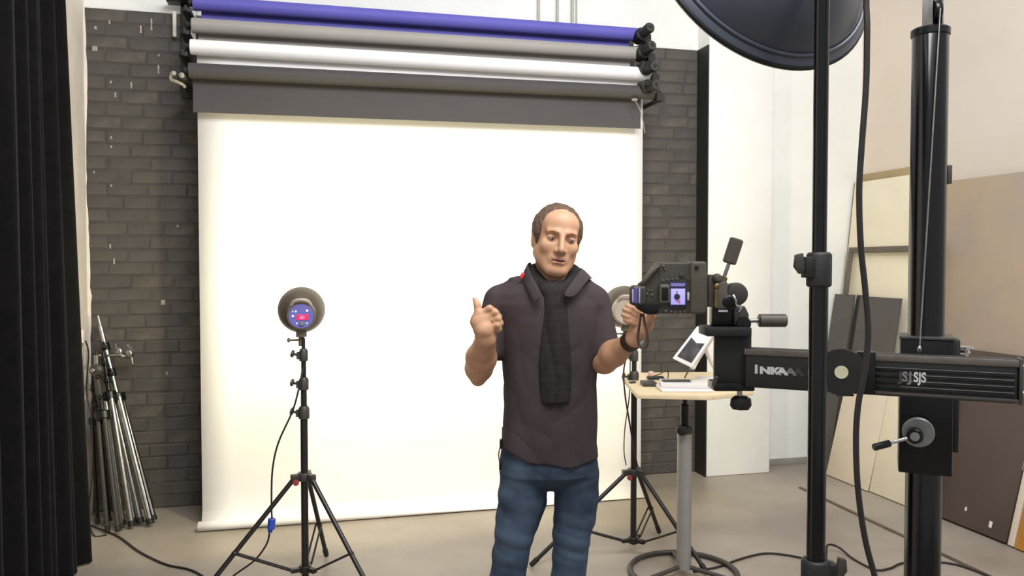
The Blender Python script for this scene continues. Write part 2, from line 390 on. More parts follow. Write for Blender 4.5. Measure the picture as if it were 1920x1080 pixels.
for r in range(rows):
    z = pitchz * (r + 0.5) + random.uniform(-0.003, 0.003)
    off = 0.0 if r % 2 else BL / 2
    # left end of the run: bricks laid from the corner
    xs = []
    x = S0 + 0.004
    if r % 2 == 0: xs.append((x, x + BL / 2 - JT, True)); x += BL / 2
    while x + 0.035 < S1 - 0.012:
        L_ = BL * random.uniform(0.86, 1.10)
        if x + L_ > S1 - 0.05: L_ = S1 - 0.011 - x + JT
        xs.append((x, x + L_ - JT, False)); x += L_
    for (a, b, half) in xs:
        c = (a + b) / 2
        if a < sP0 or b > sP1:
            mi = random.choices((0, 1, 2), (5, 2, 3))[0]
            o = bpy.data.objects.new('brick', BM[(mi, random.randrange(4), 'h') if half else (mi, random.randrange(4))])
            COL.objects.link(o); o.parent = wall_back; o.scale = ((b - a) / ((BL - JT) / 2 - JT / 2 if half else BL - JT), 1, random.uniform(0.97, 1.03))
            o.location = W(c, z, random.uniform(-0.0025, 0.003)) - wall_back.location
            o.rotation_euler = (random.uniform(-0.012, 0.012), random.uniform(-0.006, 0.006), WANG + random.uniform(-0.012, 0.012)); nb += 1
        else:
            hidden.box(W(c, z, -0.002), (b - a, 0.03, BH), RZ(WANG))
print('bricks', nb)
tag(hidden.build('brickwork_behind_paper', M_BRICK, wall_back), kind='stuff')
# pale chips and nail marks on the left part of the bay
m = MB()
for (px, py, ww, hh) in [(184, 91, 9, 9), (212, 42, 3, 7), (213, 154, 3, 5), (221, 178, 3, 9), (290, 46, 3, 22), (270, 55, 3, 14), (302, 130, 3, 16), (251, 160, 3, 12),
                         (303, 104, 3, 4), (212, 258, 3, 6), (212, 275, 3, 5), (179, 323, 3, 4), (207, 462, 3, 8), (214, 490, 3, 11), (305, 567, 7, 9), (334, 424, 3, 5), (186, 52, 4, 6), (211, 348, 3, 4), (310, 1000-300, 3, 6)]:
    s = s_at(px, 0.018); c0 = W(s, 0, 0.018); z = ZAT(py, px, c0.y)
    q = c0.y / FPX
    m.box(W(s, z, 0.017), (ww * q, 0.004, hh * q), RZ(WANG))
tag(m.build('paint_chip', M_CHIP, wall_back), 'small pale chips in the black paint', kind='stuff')

# thin pipes on the upper wall
for i, (px, rr) in enumerate([(1010, 0.011), (1045, 0.011), (1073, 0.012), (1081, 0.006)]):
    s = s_at(px, 0.02)
    m = MB(); m.cyl(W(s, 2.7 if i else 2.7, 0.0 + rr), W(s, CEIL - 0.01, rr), rr)
    lab = ['leftmost thin white pipe running up the wall above the blue roll', 'second thin white pipe from the left above the blue roll',
           'third thin white pipe from the left above the blue roll', 'thinnest rightmost white pipe running up the wall above the blue roll'][i]
    tag(m.build('wall_pipe', M_PIPE), lab, 'pipe', 'white pipes on the upper wall')

# channel strip in the floor
m = MB()
pa, pb = F(1500, 915), F(1880, 1094)
d = (pb - pa).normalized(); sd = Vector((-d.y, d.x, 0)) * 0.012
m.prism([pa - sd, pb - sd, pb + sd, pa + sd], UP * 0.008)
tag(m.build('trim_1', M_TRIM), kind='structure')

# ------------------------------------------------------------------ black curtain on the left
def curtain():
    E = F(152, 1062); nP = 150; L = 1.75; H = 3.75
    zs = [0.012, 0.05, 0.25, 0.6, 1.1, 1.7, 2.3, 3.0, H]
    rnd = random.Random(5); ph = [rnd.uniform(-0.5, 0.5) for _ in range(40)]
    front = []; back = []
    for z in zs:
        k = z / H; rowf = []; rowb = []
        for i in range(nP):
            t = L * i / (nP - 1)
            a = 0.034 * (1 - 0.25 * k) * math.sin(2 * math.pi * t / 0.135 + 0.9 * math.sin(t * 7 + 1) + ph[3] + 0.25 * k)
            a += 0.02 * math.sin(2 * math.pi * t / 0.31 + 1.2 + 0.4 * k)
            flare = 0.06 * (1 - k) ** 2 * math.exp(-t / 0.2)
            p = E + TD * t + NR * (0.015 - flare * -1 * 0 - 0.0) - NR * (a - flare * 0) + UP * z
            p += TD * 0.0 + Vector((-0.10 * k * math.exp(-t / 0.5), 0, 0)) - TD * (flare * 0.6)
            rowf.append(p); rowb.append(p - NR * -0.0 + NR * -0.010)
        front.append(rowf); back.append(rowb)
    m = MB(); vs = []; fs = []
    nz = len(zs)
    for rows_ in (front, back):
        for r_ in rows_: vs += r_
    id_ = lambda sd, j, i: sd * nz * nP + j * nP + i
    for j in range(nz - 1):
        for i in range(nP - 1):
            fs.append((id_(0, j, i), id_(0, j, i + 1), id_(0, j + 1, i + 1), id_(0, j + 1, i)))
            fs.append((id_(1, j, i), id_(1, j + 1, i), id_(1, j + 1, i + 1), id_(1, j, i + 1)))
    for j in range(nz - 1):
        for i in (0, nP - 1): fs.append((id_(0, j, i), id_(0, j + 1, i), id_(1, j + 1, i), id_(1, j, i)))
    for i in range(nP - 1):
        for j in (0, nz - 1): fs.append((id_(0, j, i), id_(0, j, i + 1), id_(1, j, i + 1), id_(1, j, i)))
    m.add(vs, fs)
    c = thing('curtain', E, 'heavy black floor length curtain hanging in folds beside the left wall', 'curtain')
    m.build('cloth', M_CURT, c, angle=80)
    r = MB(); r.cyl(E + UP * (H + 0.02) + Vector((-0.12, 0, 0)) - TD * 0.1, E + UP * (H + 0.02) + Vector((-0.12, 0, 0)) + TD * 1.9, 0.016)
    r.build('curtain_rail', M_BLK, c)
curtain()

# ------------------------------------------------------------------ paper rolls and the sweep
SL, SRr = 0.27, 3.17
def roll(name, label, mat_, o, zl, zr, r, sheet_to=None, sheet_s=(0.31, 3.11), group=None):
    th = thing(name, W(SL, zl, o) - UP * r, label, 'paper roll', group)
    a, b = W(SL, zl, o), W(SRr, zr, o)
    m = MB(); L = (b - a).length
    m.lathe(a, b - a, [(0, r * 0.55), (0, r - 0.003), (0.003, r), (L - 0.003, r), (L, r - 0.003), (L, r * 0.55)], 32)
    m.build('roll', mat_, th)
    ax = (b - a).normalized()
    m = MB(); m.cyl(a - ax * 0.025, a + ax * 0.03, 0.02); m.build('core_end', M_BLKM, th)
    m = MB(); m.cyl(b - ax * 0.03, b + ax * 0.05, 0.022); m.build('core_end', M_BLKM, th)
    return th, a, b, ax
def flap(th, mat_, a, b, r, o, length, s0, s1, thick=0.0015):
    """paper leaving the back of the roll and hanging straight"""
    m = MB(); ax = (b - a).normalized(); L = (b - a).length
    p0 = a + ax * (s0 - SL) - N * (r + 0.0005); p1 = a + ax * (s1 - SL) - N * (r + 0.0005)
    m.prism([p0, p1, p1 - UP * length, p0 - UP * length], -N * thick)
    m.build('hanging_sheet', mat_, th)
drv = []
r0 = 0.0445
th, a, b, ax = roll('paper_roll', 'blue paper roll, topmost of the rolls above the backdrop', M_BLUE, 0.350, ZAT(0, 360, 4.82), ZAT(63, 1180, 5.54), r0, group='background paper rolls'); drv.append((th, b))
flap(th, M_BLUE, a, b, r0, 0.355, 0.085, 0.31, 3.10)
th, a, b, ax = roll('paper_roll', 'light grey paper roll between the blue and the white roll', M_GREY, 0.420, ZAT(42, 360, 4.75), ZAT(99, 1185, 5.47), r0, group='background paper rolls'); drv.append((th, b))
flap(th, M_GREY, a, b, r0, 0.42, 0.088, 0.30, 3.08)
thw, aw, bw_, axw = roll('paper_roll', 'white paper roll let down to the floor as the bright backdrop', M_WPAP, 0.490, ZAT(83.5, 360, 4.69), ZAT(137, 1192, 5.40), r0, group='background paper rolls'); drv.append((thw, bw_))
th, a, b, ax = roll('paper_roll', 'black paper roll, lowest of the rolls, with a short length hanging', M_BPAP, 0.560, ZAT(128, 360, 4.62), ZAT(172, 1190, 5.33), r0, group='background paper rolls'); drv.append((th, b))
zb0 = ZAT(128, 360, 4.62) - ZAT(213, 372, 4.70)
flap(th, M_BPAP, a, b, r0, 0.56, zb0 - 0.012, 0.285, 3.10)
# the white sheet: from the white roll down to a curl on the floor
m = MB(); prof = []
zt0 = aw.z
po = 0.490 - r0 - 0.002
for i in range(24): prof.append((po, 1 - i / 24.0 * 1.0))
hang = [(po, None)]
nS = 16; vs = []; fs = []
ca = []
for k in range(28): ca.append((po, None, k / 27.0))
curl = []
R1 = 0.085
for k in range(1, 13):                      # small sweep forward at the floor
    an = math.pi / 2 * k / 12
    curl.append((po + R1 - R1 * math.cos(an), 0.004 + R1 - R1 * math.sin(an)))
r2 = 0.030
cx, cz = po + R1 + 0.035, 0.004 + r2
for k in range(1, 22):                      # loosely rolled end
    an = -math.pi / 2 + 2 * math.pi * 1.15 * k / 21
    rr = r2 * (1 - 0.012 * k)
    curl.append((cx + rr * math.cos(an), cz + rr * math.sin(an)))
def sheet_row(u):
    s0, s1 = 0.30, 3.145
    s = s0 + (s1 - s0) * u
    ztop = aw.z + (bw_.z - aw.z) * u
    row = []
    for k in range(28):
        f = k / 27.0; z = ztop * (1 - f) + (0.004 + R1) * f
        wob = 0.006 * math.sin(f * 5 + u * 7) * f
        row.append(W(s, z, po + wob))
    for (o, z) in curl:
        fade = max(0.0, (u - 0.25) / 0.75)   # the end unrolls and lies flat towards the right
        if o > po + R1:
            j = (o - po - R1)
        oo = o; zz = z
        if z is not None and o > po + R1 * 0.999:
            zz = 0.004 + (z - 0.004) * (1 - 0.85 * min(1, fade * 1.6)); oo = o - 0.02 * fade
        row.append(W(s + 0.02 * (o - po) * (1 if u > 0.5 else -3), zz, oo + 0.008 * math.sin(u * 9) * 0))
    return row
rowsS = [sheet_row(i / nS) for i in range(nS + 1)]
nc = len(rowsS[0])
for r_ in rowsS: vs += r_
for i in range(nS):
    for j in range(nc - 1): fs.append((i * nc + j, (i + 1) * nc + j, (i + 1) * nc + j + 1, i * nc + j + 1))
m.add(vs, fs)
sh = m.build('hanging_sheet', M_WPAP, thw, angle=80)
tag(sh, 'long white sheet hanging to the floor with a curled end')
md = sh.modifiers.new('thick', 'SOLIDIFY'); md.thickness = 0.0015; md.offset = 0
# drive units on the right end of every roll and lugs on the left end
dpx = [((1197, 70), (1224, 47)), ((1200, 103), (1227, 81)), ((1206, 130), (1232, 122)), ((1207, 164), (1235, 157))]
for (th, b), (q0, q1) in zip(drv, dpx):
    D = b.y
    c0 = P(q0[0], q0[1], D - 0.02); c1 = P(q1[0], q1[1], D - 0.20)
    k = (c1 - c0); L = k.length
    m = MB(); m.lathe(c0 - k * 0.15, k, [(0, 0.030), (0.01, 0.046), (L * 0.45, 0.046), (L * 0.5, 0.034), (L * 0.95, 0.036), (L, 0.030)], 20)
    du = m.build('drive_unit', M_BLKM, th)
    m = MB(); m.lathe(c0 - k * 0.15, k, [(L * 1.0, 0.030), (L * 1.005, 0.030), (L * 1.005, 0.014), (L * 1.0, 0.014)], 20, False, False)
    m.build('end_ring', M_DGREY, du)
    m = MB(); e = b + (c0 - b) * 0.5
    m.cyl(b, c0, 0.020); m.box(b + Vector((0.03, -0.02, -0.035)), (0.05, 0.07, 0.05), RZ(WANG))
    m.build('coupling', M_BLKM, th)
# brackets that carry the rolls
for side, s, lab in ((0, SL - 0.09, 'black wall bracket with hooks carrying the left ends of the paper rolls'), (1, SRr + 0.045, 'black wall bracket with hooks carrying the right ends of the paper rolls')):
    br = thing('roll_bracket', W(s, 2.6, 0.02), lab, 'bracket')
    z0, z1 = (2.64, 3.30) if side == 0 else (2.70, 3.24)
    m = MB(); m.prism([W(s - 0.025, z0, 0.025), W(s + 0.025, z0, 0.025), W(s + 0.025, z1, 0.025), W(s - 0.025, z1, 0.025)], N * 0.03)
    m.build('rail', M_BBOARD, br, bevel=0.003)
    if side == 0:
        m = MB(); m.box(W(s, 3.235, 0.10), (0.20, 0.14, 0.02), RZ(WANG)); m.build('shelf_plate', M_BLK, br, bevel=0.003)
        m = MB(); m.box(W(s - 0.06, 3.10, 0.06), (0.022, 0.02, 0.16), RZ(WANG)); m.box(W(s + 0.05, 3.10, 0.06), (0.03, 0.02, 0.18), RZ(WANG)); m.build('side_plate', M_SOCKET, br, bevel=0.003)
    hk = [0.350, 0.420, 0.490, 0.560]
    for i, o in enumerate(hk):
        a_ = drv[i][1] if side else None
        z = (drv[i][1].z if side else [ZAT(0, 360, 4.82), ZAT(42, 360, 4.75), ZAT(83.5, 360, 4.69), ZAT(128, 360, 4.62)][i])
        m = MB(); sh = 0.05 if side == 0 else 0.0; m.box(W(s + sh, z - 0.043, (0.05 + o) / 2), (0.05 if side == 0 else 0.016, o - 0.04, 0.026), RZ(WANG)); m.box(W(s + sh, z - 0.040, o + 0.02), (0.016, 0.016, 0.035), RZ(WANG))
        m.build('hook', M_BBOARD, br, bevel=0.002)
    if side == 0:
        m = MB(); c = P(332, 142, 4.6)
        m.tube([c + Vector((-0.03, 0, 0.02)), c + Vector((-0.035, 0, -0.02)), c + Vector((0.0, -0.01, -0.035)), c + Vector((0.03, 0, -0.05)), c + Vector((0.045, 0, -0.065))], 0.009)
        m.sphere(c + Vector((0.03, -0.01, 0.0)), 0.016); m.sphere(c + Vector((-0.015, -0.01, 0.012)), 0.014)
        tag(m.build('chain_bundle', M_CHIP, br), 'pale bunched pull chain')
    else:
        m = MB(); c = P(1190, 187, 5.3); m.sphere(c, 0.016, sc=(1.4, 1, 0.7)); m.tube([c, c + Vector((0.04, 0, -0.08)), c + Vector((0.07, 0, -0.22))], 0.003); m.build('pull_cord', M_TAPE, br)

# ------------------------------------------------------------------ light stands with flash heads
def light_stand(base, label, zc, zb, tips, secs, hubw, sticker=True, zknob=None, leg_r=0.0115):
    """secs: list of (z0, z1, r); collars sit at the joints"""
    th = thing('light_stand', (base.x, base.y, 0), label, 'light stand', 'light stands for the backdrop')
    pole = MB()
    for (z0, z1, r) in secs: pole.cyl((base.x, base.y, z0), (base.x, base.y, z1), r)
    pole.build('pole', M_TUBE, th)
    for i in range(len(secs) - 1):
        z = secs[i][1]; r = secs[i][2]
        m = MB(); m.lathe((base.x, base.y, z - 0.05), (0, 0, 1), [(0, r + 0.004), (0.004, r + 0.009), (0.05, r + 0.009), (0.062, r + 0.002)], 16)
        m.box((base.x - r - 0.008, base.y - 0.002, z - 0.022), (0.022, 0.022, 0.034))
        cl = m.build('clamp_collar', M_DGREY, th)
        m = MB(); m.cyl((base.x - r - 0.015, base.y, z - 0.02), (base.x - r - 0.035, base.y, z - 0.016), 0.006)
        m.lathe((base.x - r - 0.033, base.y, z - 0.016), (-1, 0, 0.25), [(0, 0.008), (0.003, 0.017), (0.012, 0.019), (0.016, 0.012)], 12)
        m.build('wing_knob', M_DGREY, cl)
    m = MB(); m.lathe((base.x, base.y, zc - 0.02), (0, 0, 1), [(0, 0.03), (0.003, 0.034), (0.035, 0.034), (0.04, 0.03)], 20)
    for t in tips:
        d = (t - base); d.z = 0; d.normalize()
        m.box(base + d * hubw * 0.5 + UP * (zc), (hubw, 0.030, 0.030), RZ(math.atan2(d.y, d.x)))
    hub = m.build('top_hub', M_DGREY, th, bevel=0.002)
    if sticker:
        m = MB(); c = Vector((base.x - 0.028, base.y - 0.05, zc - 0.018)); m.lathe(c, (0, -1, 0), [(0, 0.015), (0.006, 0.014)], 16); m.build('red_knob', M_RED, hub)
    m = MB(); m.lathe((base.x, base.y, zb - 0.018), (0, 0, 1), [(0, 0.026), (0.003, 0.03), (0.03, 0.03), (0.034, 0.026)], 20)
    for t in tips:
        d = (t - base); d.z = 0; d.normalize()
        m.box(base + d * 0.035 + UP * zb, (0.07, 0.026, 0.02), RZ(math.atan2(d.y, d.x)))
    m.build('lower_hub', M_TUBE, th, bevel=0.002)
    for t in tips:
        d = (t - base); d.z = 0; d.normalize()
        a = base + d * hubw * 0.85 + UP * (zc - 0.01); b = Vector((t.x, t.y, 0.014))
        m = MB(); m.cyl(a, b, leg_r); lg = m.build('leg', M_TUBE, th)
        m = MB(); e = (b - a).normalized(); m.lathe(b - e * 0.05, e, [(0, leg_r + 0.001), (0.002, leg_r + 0.003), (0.048, leg_r + 0.002), (0.052, leg_r)], 12); m.build('rubber_foot', M_BLKM, lg)
        j = a.lerp(b, 0.58)
        m = MB(); sd = Vector((-d.y, d.x, 0)) * 0.014
        for q in (-1, 1): m.cyl(j + sd * q, base + d * 0.06 + UP * zb + sd * q, 0.0055, n=8)
        m.sphere(j, 0.015, sc=(1, 1, 0.8)); m.build('brace', M_TUBE, th)
    return th

def flash_head(c, axis, label, R, body_r, pale, panel):
    """c: centre of the reflector opening's plane at the back of the bowl, axis: where it shines"""
    k = Vector(axis).normalized()
    th = thing('studio_flash', c - UP * body_r, label, 'studio flash', 'flash heads aimed at the backdrop')
    m = MB()
    m.lathe(c, k, [(0.0, body_r * 0.9), (0.012, body_r * 1.1), (0.03, R * 0.78), (0.075, R * 0.92), (0.135, R * 0.995), (0.14, R), (0.143, R * 0.985), (0.137, R * 0.97), (0.078, R * 0.9), (0.034, R * 0.75), (0.016, body_r * 0.8)], 40, False, False)
    m.build('reflector', M_REFL, th)
    m = MB(); m.lathe(c - k * 0.13, k, [(0, body_r * 0.93), (0.006, body_r), (0.135, body_r), (0.142, body_r * 0.9)], 32); bd = m.build('body', M_HEADC if pale else M_HEADB, th)
    m = MB(); m.sphere(c + k * 0.06, 0.028, sc=(1, 1, 1)); m.cyl(c + k * 0.01, c + k * 0.05, 0.016); m.build('modelling_bulb', M_BULB, th)
    x = UP.cross(k).normalized() * -1; y = UP
    f = c - k * 0.13
    x = k.cross(UP).normalized()
    m = MB(); m.tube([f + x * -0.045 + y * (body_r * 0.78), f + x * -0.03 + y * (body_r * 1.08) - k * 0.012, f + y * (body_r * 1.18) - k * 0.016, f + x * 0.03 + y * (body_r * 1.08) - k * 0.012, f + x * 0.045 + y * (body_r * 0.78)], 0.008)
    m.build('handle', M_HEADC, th)
    if panel:
        m = MB(); m.lathe(f, -k, [(0, body_r * 0.86), (0.004, body_r * 0.84)], 32, False, True); pn = m.build('control_panel', M_PANEL, th)
        g = f - k * 0.0045
        for (u, v, r) in [(-0.024, 0.024, 0.0042), (-0.038, 0.024, 0.003), (0.028, 0.027, 0.006), (-0.038, 0.002, 0.005), (-0.02, -0.033, 0.003), (0.026, -0.033, 0.003)]:
            mm = MB(); mm.lathe(g + x * u + y * v, -k, [(0, r), (0.002, r * 0.8)], 12); mm.build('indicator_lamp', M_LED, pn)
        mm = MB(); mm.box(g + x * 0.006 + y * -0.004, (0.055, 0.003, 0.026), frame(x, k, y)); mm.build('display', M_REDLED, pn)
        vs, fs = text_mesh('60', 0.024, 0.0004)
        mm = MB(); mm.add([g - k * 0.002 + x * (v.x - 0.008) + y * (v.y - 0.012) - k * v.z for v in vs], fs); mm.build('digits', M_PINKLED, pn)
        mm = MB(); mm.box(g + x * -0.002 + y * 0.038, (0.034, 0.002, 0.006), frame(x, k, y)); mm.build('printed_name', M_LILAC, pn)
        mm = MB(); mm.lathe(g + y * -0.034 + x * 0.004, -k, [(0, 0.011), (0.008, 0.009)], 16); mm.build('dial', M_DIAL, pn)
    else:
        m = MB(); m.lathe(f, -k, [(0, body_r * 0.88), (0.004, body_r * 0.86)], 32, False, True); m.build('back_plate', M_HEADC, th)
    m = MB(); m.box(c - k * 0.06 - UP * (body_r + 0.012), (0.05, 0.06, 0.05), frame(x, k, y)); m.cyl(c - k * 0.06 - UP * (body_r + 0.03), c - k * 0.06 - UP * (body_r + 0.085), 0.014)
    m.cyl(c - k * 0.06 - UP * (body_r + 0.055), c - k * 0.06 - UP * (body_r + 0.055) - x * 0.055, 0.005)
    m.sphere(c - k * 0.06 - UP * (body_r + 0.055) - x * 0.06, 0.012, sc=(0.6, 1, 1)); m.build('mount', M_HEADB, th, bevel=0.002)
    return th
def spot(name, loc, axis, power, ang=172, rad=0.05, col=(1, 0.91, 0.52)):
    d = bpy.data.lights.new(name, 'SPOT'); d.energy = power; d.spot_size = math.radians(ang); d.spot_blend = 0.25; d.shadow_soft_size = rad; d.color = col
    o = bpy.data.objects.new(name, d); COL.objects.link(o); o.location = loc; o.rotation_euler = Vector(axis).to_track_quat('-Z', 'Y').to_euler()
AX = -N
DL = 3.85; bl = P(571, 900, DL); bl = Vector((bl.x, bl.y, 0))
tl = [F(612, 1046), bl + Vector((-0.455, -0.27, 0)), bl + Vector((0.41, -0.27, 0))]
zq = lambda py: ZAT(py, 571, DL)
light_stand(bl, 'black tripod light stand left of the man, in front of the white paper', zq(893), 0.10, tl,
            [(0.06, zq(766), 0.0175), (zq(766), zq(712), 0.0145), (zq(712), zq(658), 0.012), (zq(658), zq(634), 0.0085)], 0.065)
cL = P(565, 587, DL + 0.07)
flash_head(cL, Vector((-0.255, 1, 0.06)), 'round flash head with purple control panel on the left light stand', 0.117, 0.068, False, True)
spot('flash_lamp_left', cL + Vector((-0.035, 0.155, 0.008)), AX, 46)
m = MB()
m.tube([P(568, 690, DL - 0.02), P(560, 730, DL - 0.04), P(548, 772, DL - 0.04), P(522, 830, DL - 0.05), P(511, 880, DL - 0.05), P(509, 940, DL - 0.06), P(510, 975, DL - 0.06)], 0.0045)
cb = thing('power_cable', (P(510, 1000, DL).x, DL, 0), 'thin black power cable with a blue plug on the left light stand', 'cable')
m.build('cord', M_CABLE, cb)
m = MB(); m.cyl(P(510, 972, DL - 0.06), P(508, 992, DL - 0.06), 0.018); m.cyl(P(508, 990, DL - 0.06), P(506, 998, DL - 0.06), 0.011); m.build('plug', M_PLUG, cb)
m = MB(); m.tube([P(506, 996, DL - 0.06), P(500, 1020, DL - 0.05), P(478, 1050, DL - 0.05), P(440, 1078, DL - 0.05), F(400, 1110), F(300, 1140)], 0.0045); m.build('lead', M_CABLE, cb)

DR = 4.30; br = P(1188, 900, DR); br = Vector((br.x, br.y, 0))
zq = lambda py: ZAT(py, 1188, DR)
light_stand(br, 'black tripod light stand behind the table and the man', zq(885), 0.085, [F(995, 1065), F(1326, 1080), F(1236, 1002)],
            [(0.06, zq(700), 0.0165), (zq(700), zq(660), 0.0135), (zq(660), zq(622), 0.010)], 0.065)
cR = P(1172, 580, DR + 0.08)
flash_head(cR, Vector((0.09, 1, 0.04)), 'flash head with a pale back, half hidden behind the camera', 0.120, 0.072, True, False)
spot('flash_lamp_right', cR + Vector((0.012, 0.155, 0.005)), Vector((-0.2, 1, -0.05)), 34)
m = MB(); m.tube([P(1184, 640, DR - .03), P(1170, 690, DR - 0.03), P(1172, 740, DR - 0.03), P(1180, 790, DR - 0.03), P(1190, 850, DR - 0.03), P(1196, 876, DR - 0.03)], 0.0045)
tag(m.build('power_cable', M_CABLER), 'dark red cable hanging down the light stand behind the table', 'cable')
m = MB(); m.tube([P(1182, 650, DR - .02), P(1180, 740, DR - 0.02), P(1172, 800, DR - 0.02), P(1170, 845, DR - 0.02), P(1174, 872, DR - 0.025)], 0.003)
tag(m.build('sync_cable', M_CABLE), 'thin black cable left of the pole of the rear light stand', 'cable')

# ------------------------------------------------------------------ folded stands leaning in the left corner
def folded_stand(foot, top, label, legcol, legr, headcol, z_split, spread=0.035, n=3, tall=True):
    foot = Vector(foot); top = Vector(top); k = (top - foot).normalized(); L = (top - foot).length
    th = thing('folded_light_stand', (foot.x, foot.y, 0), label, 'light stand', 'folded stands leaning in the corner')
    x = k.orthogonal().normalized(); y = k.cross(x)
    j = foot + k * L * z_split
    for i in range(n):
        a = 2 * math.pi * i / n + 0.5; d = x * math.cos(a) + y * math.sin(a)
        m = MB(); b = foot + d * spread * 1.3; b.z = max(b.z, legr + 0.006)
        m.cyl(j + d * spread * 0.8, b, legr); lg = m.build('leg', legcol, th)
        m = MB(); e = (b - j).normalized(); m.cyl(b - e * 0.03, b + e * 0.004, legr + 0.003); m.build('rubber_foot', M_BLKM, lg)
    m = MB(); m.lathe(j - k * 0.03, k, [(0, spread), (0.01, spread + 0.012), (0.05, spread + 0.012), (0.06, spread * 0.7)], 14); m.build('hub', M_BLK, th)
    m = MB(); m.cyl(j, j + (top - j) * 0.6, legr * 0.9); m.cyl(j + (top - j) * 0.6, top - k * 0.07, legr * 0.75); m.cyl(top - k * 0.07, top, 0.007); m.build('column', headcol, th)
    for f in (0.3, 0.62):
        c = j + (top - j) * f
        m = MB(); m.cyl(c - k * 0.025, c + k * 0.025, legr * 1.35); m.cyl(c, c + Vector((0.02, -0.045, 0)), 0.007); m.sphere(c + Vector((0.02, -0.05, 0)), 0.013); m.build('clamp_collar', M_BLK, th)
    return th
fd = lambda px, py: F(px, py) + UP * 0.012
folded_stand(fd(278, 986), P(184, 592, 4.98), 'silver folded light stand with thick chrome legs, rightmost in the corner bundle', M_CHROME, 0.0185, M_CHROME, 0.60, 0.034)
folded_stand(fd(243, 990), P(190, 640, 4.93), 'chrome folded light stand in the middle of the corner bundle', M_STEEL, 0.016, M_BLK, 0.70, 0.03)
folded_stand(fd(217, 1000), P(180, 660, 4.86), 'dark grey folded light stand left of the chrome ones in the corner', M_DGREY, 0.012, M_BLK, 0.64, 0.034)
folded_stand(fd(196, 985), P(172, 690, 4.88), 'black folded light stand leaning closest to the left wall', M_BLK, 0.011, M_BLK, 0.66, 0.03)
m = MB(); c = P(200, 742, 4.86)
th = thing('super_clamp', P(232, 668, 4.93) - UP * 0.06, 'grey metal clamp hanging from the folded stands against the bricks', 'clamp')
c = P(232, 660, 4.94)
m = MB(); m.tube([c + Vector((-0.05, 0, 0.05)), c + Vector((-0.035, 0, 0)), c + Vector((-0.02, 0, -0.03)), c + Vector((0.0, 0, -0.028))], [0.012] * 40); m.sphere(c + Vector((-0.028, -0.005, 0)), 0.024, sc=(1, .6, 1.3)); m.build('jaw', M_STEEL, th)
m = MB(); m.tube([c + Vector((0.0, 0, -0.028)), c + Vector((0.045, 0, -0.02)), c + Vector((0.05, 0, 0.01)), c + Vector((0.025, 0, 0.045))], 0.013); m.sphere(c + Vector((0.035, -0.005, -0.01)), 0.024, sc=(1, .6, 1.2)); m.cyl(c + Vector((0.045, 0, -0.02)), c + Vector((0.055, 0, -0.075)), 0.009); m.build('jaw', M_STEEL, th)
m = MB(); m.cyl(c + Vector((-0.16, -0.01, -0.02)), c + Vector((0.0, -0.01, -0.02)), 0.008); m.build('bolt', M_CHROME, th)
th = thing('stand_bracket', P(178, 712, 4.80), 'round dark clamp head hanging on the black folded stands', 'clamp')
c = P(181, 694, 4.80)
m = MB(); m.sphere(c, 0.042, sc=(1, .7, 1)); m.cyl(c + UP * -0.02, c + Vector((0.015, 0, -0.15)), 0.02); m.build('body', M_DGREY, th)
m = MB(); m.cyl(c + Vector((0, -0.02, 0)), c + Vector((0, -0.05, 0.005)), 0.013); m.cyl(c + Vector((0.0, 0, 0.0)), c + Vector((0.0, 0, 0.09)), 0.014); m.build('screw', M_STEEL, th)
# socket, its wire and floor cables on the left
so = LWP(0.18, ZAT(630, 150, 4.88), 0.0)
m = MB(); m.prism([so + TD * -0.035 + UP * -0.04, so + TD * 0.035 + UP * -0.04, so + TD * 0.035 + UP * 0.04, so + TD * -0.035 + UP * 0.04], -NR * -0.001 + NR * -0.022)
tag(m.build('wall_socket', M_SOCKET, bevel=0.003), 'small white wall socket on the left wall beside the curtain', 'socket')
m = MB(); s1 = so - NR * 0.026
m.tube([s1 - UP * 0.03, s1 - UP * 0.12 - NR * 0.01 - TD * 0.02, P(162, 735, 4.86), P(172, 790, 4.8), P(172, 900, 4.72), P(165, 960, 4.72), F(175, 1003, 0.008), F(200, 1003, 0.006)], 0.0045)
tag(m.build('socket_cable', M_CABLE), 'black wire running down from the white socket to the floor', 'cable')
m = MB(); m.tube([F(170, 985, 0.006), F(215, 1003, 0.006), F(232, 1013, 0.006), F(262, 1035, 0.006), F(310, 1058, 0.006), F(355, 1068, 0.006), F(385, 1084, 0.006), F(430, 1120, 0.006)], 0.006)
tag(m.build('floor_cable', M_CABLE), 'black cable lying on the floor from the corner bundle towards the light stand', 'cable')
m = MB(); m.tube([F(1300, 1072, 0.006), F(1350, 1062, 0.006), F(1385, 1049, 0.006), F(1430, 1038, 0.006), F(1470, 1040, 0.006), F(1510, 1048, 0.006), F(1545, 1060, 0.006), F(1549, 1040, 0.03), F(1552, 1022, 0.05), F(1572, 1026, 0.03), F(1600, 1048, 0.006), F(1640, 1068, 0.006), F(1668, 1066, 0.006), F(1700, 1055, 0.006), F(1790, 1058, 0.006), F(1900, 1100, 0.006)], 0.006)
tag(m.build('floor_cable', M_CABLE), 'black cable snaking across the floor from the round table base to the right', 'cable')

